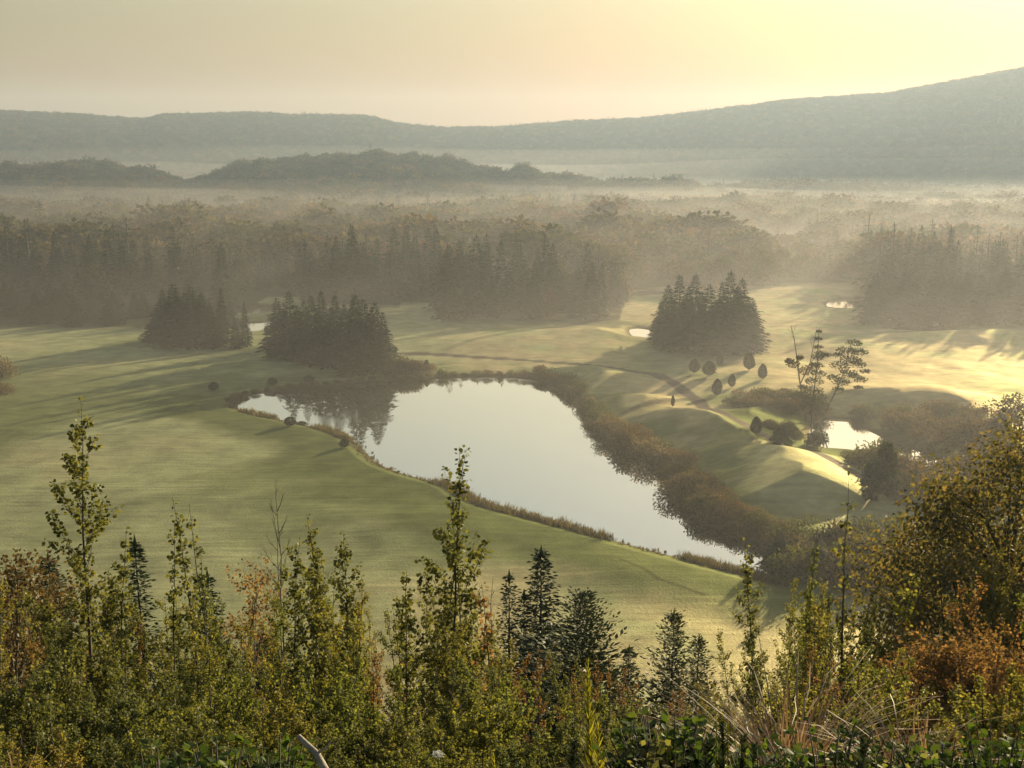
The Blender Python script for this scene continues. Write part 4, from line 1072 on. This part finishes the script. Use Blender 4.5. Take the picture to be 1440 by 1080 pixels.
# the thicket that covers the slope
ENVX = [-200, 0, 80, 150, 300, 340, 360, 400, 470, 520, 560, 600, 660, 700, 740, 800, 860, 885, 905, 930, 1000, 1035, 1060, 1100, 1170, 1230, 1290, 1310, 1440, 1700]
ENVY = [740, 775, 820, 790, 810, 860, 800, 750, 770, 830, 830, 790, 800, 870, 885, 890, 900, 940, 948, 948, 945, 930, 830, 790, 790, 810, 800, 760, 700, 640]
var_a = [aspen_mesh(3.6, 900 + k, ASP, spread=0.75, nbr=34, leaf=0.031, density=2.8, bare=0.06, upright=1.2, top_sparse=False, shape='quad', stems=2) for k in range(5)]
var_d = [aspen_mesh(3.2, 920 + k, ASD, spread=0.75, nbr=34, leaf=0.030, density=2.8, bare=0.05, upright=1.1, top_sparse=False, shape='quad', stems=3) for k in range(4)]
var_r = [aspen_mesh(2.6, 940 + k, RUS, spread=0.7, nbr=30, leaf=0.028, density=2.5, bare=0.04, upright=1.0, top_sparse=False, shape='quad', stems=4) for k in range(3)]
var_b = [aspen_mesh(1.6, 960 + k, (M['bark'], mm), spread=0.7, nbr=44, leaf=0.026, density=3.2, bare=0.02, upright=0.8, top_sparse=False, shape='oval', stems=7) for k, mm in enumerate([M['aspen_dark'], M['aspen'], M['aspen'], M['aspen_dark']])]
rt = np.random.default_rng(77)
nth = 0
for d, gap, lift in [(5.4, 0.5, 985), (6.4, 0.55, 945), (7.6, 0.6, 900), (9.2, 0.7, 860), (11, 0.72, 815), (13, 0.8, 770), (15.5, 0.9, 740), (18.5, 1.1, 720), (23, 1.5, 700), (29, 2.0, 700)]:
    half = 0.56 * d + 1.5; m = int(2 * half / gap)
    for q in range(m):
        x0 = -half + 2 * half * (q + rt.random()) / m; d_ = d * (1 + 0.12 * (rt.random() - 0.5))
        px = 720 + F * x0 / d_ * 0.97
        env = max(np.interp(px, ENVX, ENVY), lift)
        pyt = env + (6 if d > 12 else 25) + (60 if d < 12 else 45) * rt.random() ** 2
        x_, y_, zg, h = fg(px, pyt, d_)
        if h < 0.45: continue
        h = min(h, 6.5); rr0 = rt.random()
        rusty = 0.08 + (0.35 if 500 < px < 560 else 0) + (0.25 if px > 1240 else 0) + (0.5 if 720 < px < 900 and d > 14 else 0) + (0.3 if 860 < px < 1060 else 0)
        if h < 1.7 and d < 11:
            k = rt.integers(0, 4); v = var_b[k]; base = 1.6; nm = 'leafy_bush'; lab = 'low leafy bush in the near thicket at the bottom of the picture'; g_ = 'low bushes of the near thicket'; ct = 'bush'
        elif rr0 < rusty: v = var_r[rt.integers(0, 3)]; base = 2.6; nm = 'rusty_bush'; lab = 'rust tinged bush in the dense thicket on the near slope'; g_ = 'rusty bushes of the thicket'; ct = 'bush'
        elif rr0 < rusty + (1 - rusty) * (0.75 if 150 < px < 720 else 0.5): v = var_a[rt.integers(0, 5)]; base = 3.6; nm = 'aspen_sapling'; lab = 'yellow green aspen in the dense thicket on the near slope'; g_ = 'aspens of the thicket'; ct = 'sapling'
        else: v = var_d[rt.integers(0, 4)]; base = 3.2; nm = 'leafy_sapling'; lab = 'dull green sapling in the dense thicket on the near slope'; g_ = 'dull green saplings of the thicket'; ct = 'sapling'
        s_ = h / base; w_ = s_ ** 0.6
        plant(nm, v, AP, (x_, y_, zg - 0.05), rt.random() * 6.28, (w_, w_, s_), lab, ct, g_); nth += 1
print('thicket', nth)

# ---- the weeds at the photographer's feet
def herb_mesh(h, rad, seed, mat, nst=14, leaf=0.08, per=9, up=0.5, shape='oval', wid=0.75):
    r = np.random.default_rng(seed); tb = MB(); cb = MB()
    for q in range(nst):
        a = 6.28 * r.random(); R_ = rad * math.sqrt(r.random()); hh = h * (0.55 + 0.5 * r.random()) * (1 - 0.35 * (R_ / rad) ** 2)
        tip = np.array([R_ * math.cos(a), R_ * math.sin(a), hh]); pts = [(tip[0] * 0.35, tip[1] * 0.35, -0.05), tuple(tip * [0.7, 0.7, 0.6]), tuple(tip)]
        tube(tb, pts, [0.006, 0.005, 0.002], 4, cap=False)
        s = 0.25 + 0.75 * r.random(per); P = np.array([np.interp(s, [0, .6, 1], [p[i] for p in pts]) for i in range(3)]).T
        o = rv(per, r); o[:, 2] = np.abs(o[:, 2]) * up
        leaves(cb, P + 0.3 * leaf * o, o, rv(per, r) * [1, 1, 0.25], leaf * (0.6 + 0.7 * r.random(per)), leaf * wid, shape, 0.1)
    return tb.mesh('stems', M['bark'], True), cb.mesh('foliage', mat)
def weed(px, pyt, d, rad, mat, seed, label, name='weed', cat='weed', **kw):
    x_, y_, zg, h = fg(px, pyt, d); h = max(h, 0.2)
    return plant(name, herb_mesh(h, rad, seed, mat, **kw), SF, (x_, y_, zg - 0.03), 0, 1, label, cat)
weed(220, 1045, 4.6, 0.30, M['green'], 1001, 'bright green broad leafed weed at the bottom left, leftmost of three', 'broad_leafed_weed', nst=44, leaf=0.045, per=12)
weed(300, 1040, 4.5, 0.32, M['green'], 1002, 'bright green broad leafed weed at the bottom left, middle of three', 'broad_leafed_weed', nst=44, leaf=0.045, per=12)
weed(382, 1032, 4.6, 0.28, M['green'], 1003, 'bright green broad leafed weed beside the dead branch, rightmost of three', 'broad_leafed_weed', nst=40, leaf=0.045, per=12)
weed(945, 1004, 4.6, 0.38, M['green'], 1004, 'dark mounded weed with bright top leaves right of the yellow stalk', 'mounded_weed', nst=170, leaf=0.05, per=12)
weed(905, 1030, 4.4, 0.22, M['aspen_dark'], 1005, 'shaded lower weed at the left foot of the dark mound', 'mounded_weed', nst=50, leaf=0.045, per=14)
weed(1180, 1022, 4.7, 0.42, M['green'], 1006, 'green leafy weed right of the straw clump at the bottom', 'leafy_weed', nst=60, leaf=0.045, per=14)
weed(1255, 1025, 4.7, 0.36, M['aspen_dark'], 1007, 'dull green weed between the two straw clumps', 'leafy_weed', nst=50, leaf=0.042, per=14)
weed(1335, 1030, 4.6, 0.3, M['green'], 1008, 'green weed right of the smaller straw clump', 'leafy_weed', nst=44, leaf=0.042, per=14)
weed(1415, 1015, 4.8, 0.4, M['green'], 1009, 'green weed in the bottom right corner', 'leafy_weed', nst=60, leaf=0.045, per=14)
weed(1085, 1052, 4.3, 0.3, M['green'], 1010, 'green weed in front of the big straw clump', 'leafy_weed', nst=46, leaf=0.045, per=14)
# spear leaved grey plants
def spear_mesh(h, seed, mat, n=90, leaf=0.075):
    r = np.random.default_rng(seed); tb = MB(); cb = MB()
    tube(tb, [(0, 0, -0.05), (0.01, 0, h * 0.5), (0, 0.01, h)], [0.006, 0.005, 0.002], 5)
    s = r.random(n) ** 0.9; a = 2.4 * np.arange(n)
    P = np.stack([0 * s, 0 * s, s * h], 1); A = np.stack([np.cos(a), np.sin(a), 0.35 + 0.6 * s], 1)
    leaves(cb, P, A, np.stack([-np.sin(a), np.cos(a), 0 * a], 1), leaf * (1.25 - 0.8 * s), 0.016, 'blade', -0.02)
    return tb.mesh('stems', M['bark'], True), cb.mesh('foliage', mat)
for k, (a, b, d) in enumerate([(1018, 1012, 4.4), (1046, 1030, 4.3), (996, 1035, 4.3), (1062, 1040, 4.2), (1215, 1035, 4.3), (806, 1030, 4.6), (1390, 1040, 4.3)]):
    x_, y_, zg, h = fg(a, b, d)
    plant('spear_leafed_weed', spear_mesh(max(h, .25), 1030 + k, M['grey_leaf'] if k < 6 else M['green'], 110), SF, (x_, y_, zg - 0.03), k, 1,
          ['grey green spear leafed weed right of the dark mound, tallest of its patch', 'grey green spear leafed weed just before the big straw clump', 'grey green spear leafed weed touching the dark mound', 'low grey green weed at the left foot of the straw clump', 'grey green spear leafed weed between green weeds on the right', 'grey green spear leafed weed left of the yellow stalk', 'green spear leafed weed near the bottom right corner'][k], 'weed')
# goldenrod and the tall yellow stalk
def stalk_mesh(h, seed, mat, n=120, leaf=0.09, spread=0.6):
    r = np.random.default_rng(seed); tb = MB(); cb = MB()
    pts = [(0, 0, -0.05), (0.012, 0, h * 0.35), (-0.012, 0.01, h * 0.7), (-0.02, 0, h)]
    tube(tb, pts, [0.008, 0.006, 0.004, 0.0015], 5)
    s = r.random(n); a = 6.28 * r.random(n); up = 0.8 + 1.6 * s
    P = np.array([np.interp(s, [0, .35, .7, 1], [p[i] for p in pts]) for i in range(3)]).T
    A = np.stack([np.cos(a), np.sin(a), up], 1)
    leaves(cb, P, A, np.stack([-np.sin(a), np.cos(a), 0.3 * r.normal(size=n)], 1), leaf * (1.3 - 1.0 * s), 0.014 * (1.3 - s), 'blade', 0.02)
    return tb.mesh('stem', mat, True), cb.mesh('foliage', mat)
x_, y_, zg, h = fg(832, 925, 5.2)
plant('yellow_stalk', stalk_mesh(h, 1050, M['gold'], 240, 0.13), AP, (x_, y_, zg - 0.03), 0, 1, 'tall glowing yellow green weed stalk left of the dark mound', 'weed stalk')
x_, y_, zg, h = fg(846, 1000, 4.9)
plant('yellow_stalk', stalk_mesh(h, 1051, M['gold'], 120, 0.12), AP, (x_, y_, zg - 0.03), 0, 1, 'shorter yellow weed stalk at the foot of the tall glowing one', 'weed stalk')
x_, y_, zg, h = fg(700, 1055, 4.6)
plant('yellow_stalk', stalk_mesh(max(h, .25), 1052, M['gold'], 90, 0.1), AP, (x_, y_, zg - 0.03), 0, 1, 'low yellow weed right of the white flower', 'weed stalk')
for k, (a, b) in enumerate([(1022, 996), (1030, 1004), (1014, 1006)]):
    x_, y_, zg, h = fg(a, b, 4.6)
    plant('goldenrod', stalk_mesh(h, 1060 + k, M['gold'], 150, 0.035), AP, (x_, y_, zg - 0.03), 0, 1, ['goldenrod plume, tallest of three beside the dark mound', 'goldenrod plume, rightmost of three beside the dark mound', 'goldenrod plume, nearest the dark mound'][k], 'goldenrod')
# straw clumps
def straw_mesh(h, seed, n=170, spread=0.9):
    r = np.random.default_rng(seed); cb = MB()
    for q in range(n):
        a = 6.28 * r.random(); L = h * (0.5 + 0.7 * r.random()); lean_ = spread * r.random() ** 0.7; k = 7
        t_ = np.linspace(0, 1, k); b0 = 0.07 * rv(1, r)[0]
        out = L * (lean_ * t_ + 0.35 * lean_ * t_ ** 3); zz = L * (t_ - (0.25 + 0.6 * lean_ * r.random()) * t_ ** 2.4)
        c_ = np.stack([b0[0] + math.cos(a) * out, b0[1] + math.sin(a) * out, zz], 1) + 0.01 * r.normal(size=(k, 3)) * t_[:, None]
        w = 0.006 * (1 - 0.8 * t_) * (0.6 + r.random()); sd = np.array([-math.sin(a), math.cos(a), 0.25 * r.normal()])
        V = np.concatenate([c_ + sd * w[:, None], c_ - sd * w[:, None]]); i = np.arange(k - 1)
        cb.add(V, np.stack([i, i + 1, i + 1 + k, i + k], 1))
    return cb.mesh('straw', M['straw'])
for a, b, d, n, lab in [(1120, 958, 5.2, 560, 'large clump of dry curling straw, the bigger of two at the bottom right'), (1300, 972, 5.1, 260, 'smaller clump of dry straw, right of the bigger one')]:
    x_, y_, zg, h = fg(a, b, d); single('straw_clump', straw_mesh(h * 0.95, int(a), n, 1.35 if a < 1200 else 0.7), (x_, y_, zg - 0.02), 0, 1, lab, 'dry grass')
x_, y_, zg, h = fg(2, 1035, 4.3)
single('straw_clump', straw_mesh(h, 5, 60, 0.4), (x_, y_, zg), 0, 1, 'few reddish straw blades at the bottom left corner', 'dry grass')
# white umbel flower
x_, y_, zg, h = fg(616, 1058, 4.3); tb = MB(); cb = MB(); r = np.random.default_rng(8)
tube(tb, [(0, 0, -0.05), (0.005, 0, h * 0.5), (0, 0, h * 0.93)], [0.0035, 0.003, 0.002], 5)
for q in range(26):
    a = 2.4 * q; R_ = 0.026 * math.sqrt(q / 26); tip = np.array([R_ * math.cos(a), R_ * math.sin(a), h * 0.93 + 0.02 - 6 * R_ * R_])
    tube(tb, [(0, 0, h * 0.93), tuple(tip)], [0.0008, 0.0006], 3, cap=False)
    leaves(cb, np.tile(tip, (10, 1)) + 0.003 * r.normal(size=(10, 3)), rv(10, r) * [1, 1, 0.3], rv(10, r) * [1, 1, 0.3], 0.007, 0.006)
plant('white_flower', (tb.mesh('stem', M['green'], True), cb.mesh('flower_head', M['white'])), ('stem', 'flower_head'), (x_, y_, zg), 0, 1, 'small flat white flower head at the bottom left of the middle', 'flower')
# dead branch
x_, y_, zg, h = fg(420, 1036, 4.4); x2, y2, z2, h2 = fg(462, 1092, 4.2)
tb = MB(); p0 = np.array([x2, y2, z2 + h2]); p1 = np.array([x_, y_, zg + h]); mid = (p0 + p1) / 2 + [0.015, 0, 0.012]
tube(tb, [p0 + (p0 - p1) * 0.8 + [0, 0, -.12], p0, mid, p1], [0.022, 0.019, 0.016, 0.013], 8)
me = tb.mesh('dead_branch', M['dead'], True); me.transform(Matrix.Translation(Vector(-p0)))
db = single('dead_branch', me, p0, 0, 1, 'pale broken dead branch sticking up at the bottom left', 'branch')
s2 = MB(); a_ = mid - p0; tube(s2, [a_, a_ + [0.05, 0, 0.035], a_ + [0.075, 0.01, 0.075]], [0.007, 0.004, 0.0015], 5)
tw = bpy.data.objects.new('twig', s2.mesh('twig', M['dead'], True)); COL.objects.link(tw); tw.parent = db

# rough grass and small leaves over the slope
gm = MB(); r = np.random.default_rng(99); n = 20000
d = 4.2 + 27 * r.random(n) ** 1.5; xx = (r.random(n) - 0.5) * (1.25 * d + 2); zz = terrain(xx, d)
big = 1 + d / 12
leaves(gm, np.stack([xx, d, zz - 0.02], 1), np.stack([0.4 * r.normal(size=n), 0.4 * r.normal(size=n), np.ones(n)], 1), rv(n, r), (0.08 + 0.2 * r.random(n)) * big ** 0.6, 0.006 * big, 'blade', 0.1)
o = link(bpy.data.objects.new('slope_grass', gm.mesh('slope_grass', M['grass']))); tag(o, kind='stuff')
gm = MB(); n = 30000
d = 3.0 + 5 * r.random(n); xx = (r.random(n) - 0.5) * (1.3 * d + 1.5); zz = terrain(xx, d) + 0.02 + 0.22 * r.random(n) ** 1.5
leaves(gm, np.stack([xx, d, zz], 1), rv(n, r) * [1, 1, 0.4], rv(n, r) * [1, 1, 0.5], 0.03 * (0.6 + 0.8 * r.random(n)), 0.022, 'oval', 0.1)
o = link(bpy.data.objects.new('ground_cover', gm.mesh('ground_cover', M['aspen_dark']))); tag(o, kind='stuff')

# ------------------------------------------------------------------ haze
HAZE_D = 0.00017
def box(name, x0, x1, y0, y1, z0, z1):
    v = [(a, b, c_) for a in (x0, x1) for b in (y0, y1) for c_ in (z0, z1)]
    f = [(0, 1, 3, 2), (4, 6, 7, 5), (0, 4, 5, 1), (2, 3, 7, 6), (0, 2, 6, 4), (1, 5, 7, 3)]
    me = bpy.data.meshes.new(name); me.from_pydata(v, [], f); me.update()
    return me
HM, t = new_mat('morning_haze')
pv = N(t, 'ShaderNodeVolumePrincipled')
pv.inputs['Color'].default_value = (0.66, 0.82, 0.98, 1); pv.inputs['Density'].default_value = HAZE_D; pv.inputs['Anisotropy'].default_value = 0.3
o = N(t, 'ShaderNodeOutputMaterial'); t.links.new(pv.outputs[0], o.inputs['Volume'])
me = box('haze', -4600, 4600, -4600, 4600, -3, 350); me.materials.append(HM)
hz = link(bpy.data.objects.new('haze', me)); tag(hz, kind='stuff')

# mist: a thin layer lying low over the woods, and a bank against the foot of the far ridge
def mist(name, top, x0, x1, y0, y1, dens, bot=-2.6, nx_=124, ny_=100):
    MM, t = new_mat(name)
    pv = N(t, 'ShaderNodeVolumePrincipled')
    pv.inputs['Color'].default_value = (1.0, 0.96, 0.90, 1); pv.inputs['Density'].default_value = dens; pv.inputs['Anisotropy'].default_value = 0.5
    o = N(t, 'ShaderNodeOutputMaterial'); t.links.new(pv.outputs[0], o.inputs['Volume'])
    X_, Y_ = np.meshgrid(np.linspace(x0, x1, nx_), np.linspace(y0, y1, ny_))
    R_ = np.hypot(X_, Y_)
    edge = np.minimum.reduce([sstep(x0, x0 + 400, X_), sstep(x1, x1 - 400, X_), sstep(y0, y0 + 200, Y_), sstep(y1, y1 - 200, Y_)])
    topz = bot + 0.1 + np.maximum(0, top(X_, Y_, R_) - bot) * edge
    Vt = np.concatenate([np.stack([X_, Y_, topz], -1).reshape(-1, 3), np.stack([X_, Y_, 0 * X_ + bot], -1).reshape(-1, 3)])
    ii, jj = np.meshgrid(np.arange(ny_ - 1), np.arange(nx_ - 1), indexing='ij'); a0 = (ii * nx_ + jj).ravel(); K = nx_ * ny_
    mq = np.stack([a0, a0 + 1, a0 + nx_ + 1, a0 + nx_], 1)
    ring = np.concatenate([np.arange(nx_), np.arange(1, ny_) * nx_ + nx_ - 1, (ny_ - 1) * nx_ + np.arange(nx_ - 2, -1, -1), np.arange(ny_ - 2, 0, -1) * nx_])
    r2 = np.roll(ring, -1)
    mm_ = MB(); mm_.add(Vt, np.concatenate([mq, mq[:, ::-1] + K, np.stack([ring, ring + K, r2 + K, r2], 1)]))
    o = link(bpy.data.objects.new(name, mm_.mesh(name, MM))); tag(o, kind='stuff')
for zt, dn, sd in ((13, 0.00040, 0), (25, 0.00036, 900), (37, 0.00008, 1800)):
    mist('valley_mist', lambda X, Y, R: zt + (0.16 * zt + 2) * fbm(X + sd, Y * 0.8, 260, 3) * (1 + 1.2 * sstep(700, 1500, R)) * (zt < 37) + (zt == 37) * 3 * fbm(X + sd, Y, 400, 2), -2900, 3100, -40, 2800, dn, -2.6 - sd * 1e-4)
for zt, dn, k_ in ((62, 0.00042, 0), (84, 0.0002, 1)):
    mist("ridge_mist", lambda X, Y, R: (zt + 14 * fbm(X + 900 * k_, Y, 500, 3)) * sstep(1480, 1950, R) * (1 - sstep(2050, 2500, R)), -3000, 3200, 700, 2900, dn, -2.85 - 0.05 * k_)
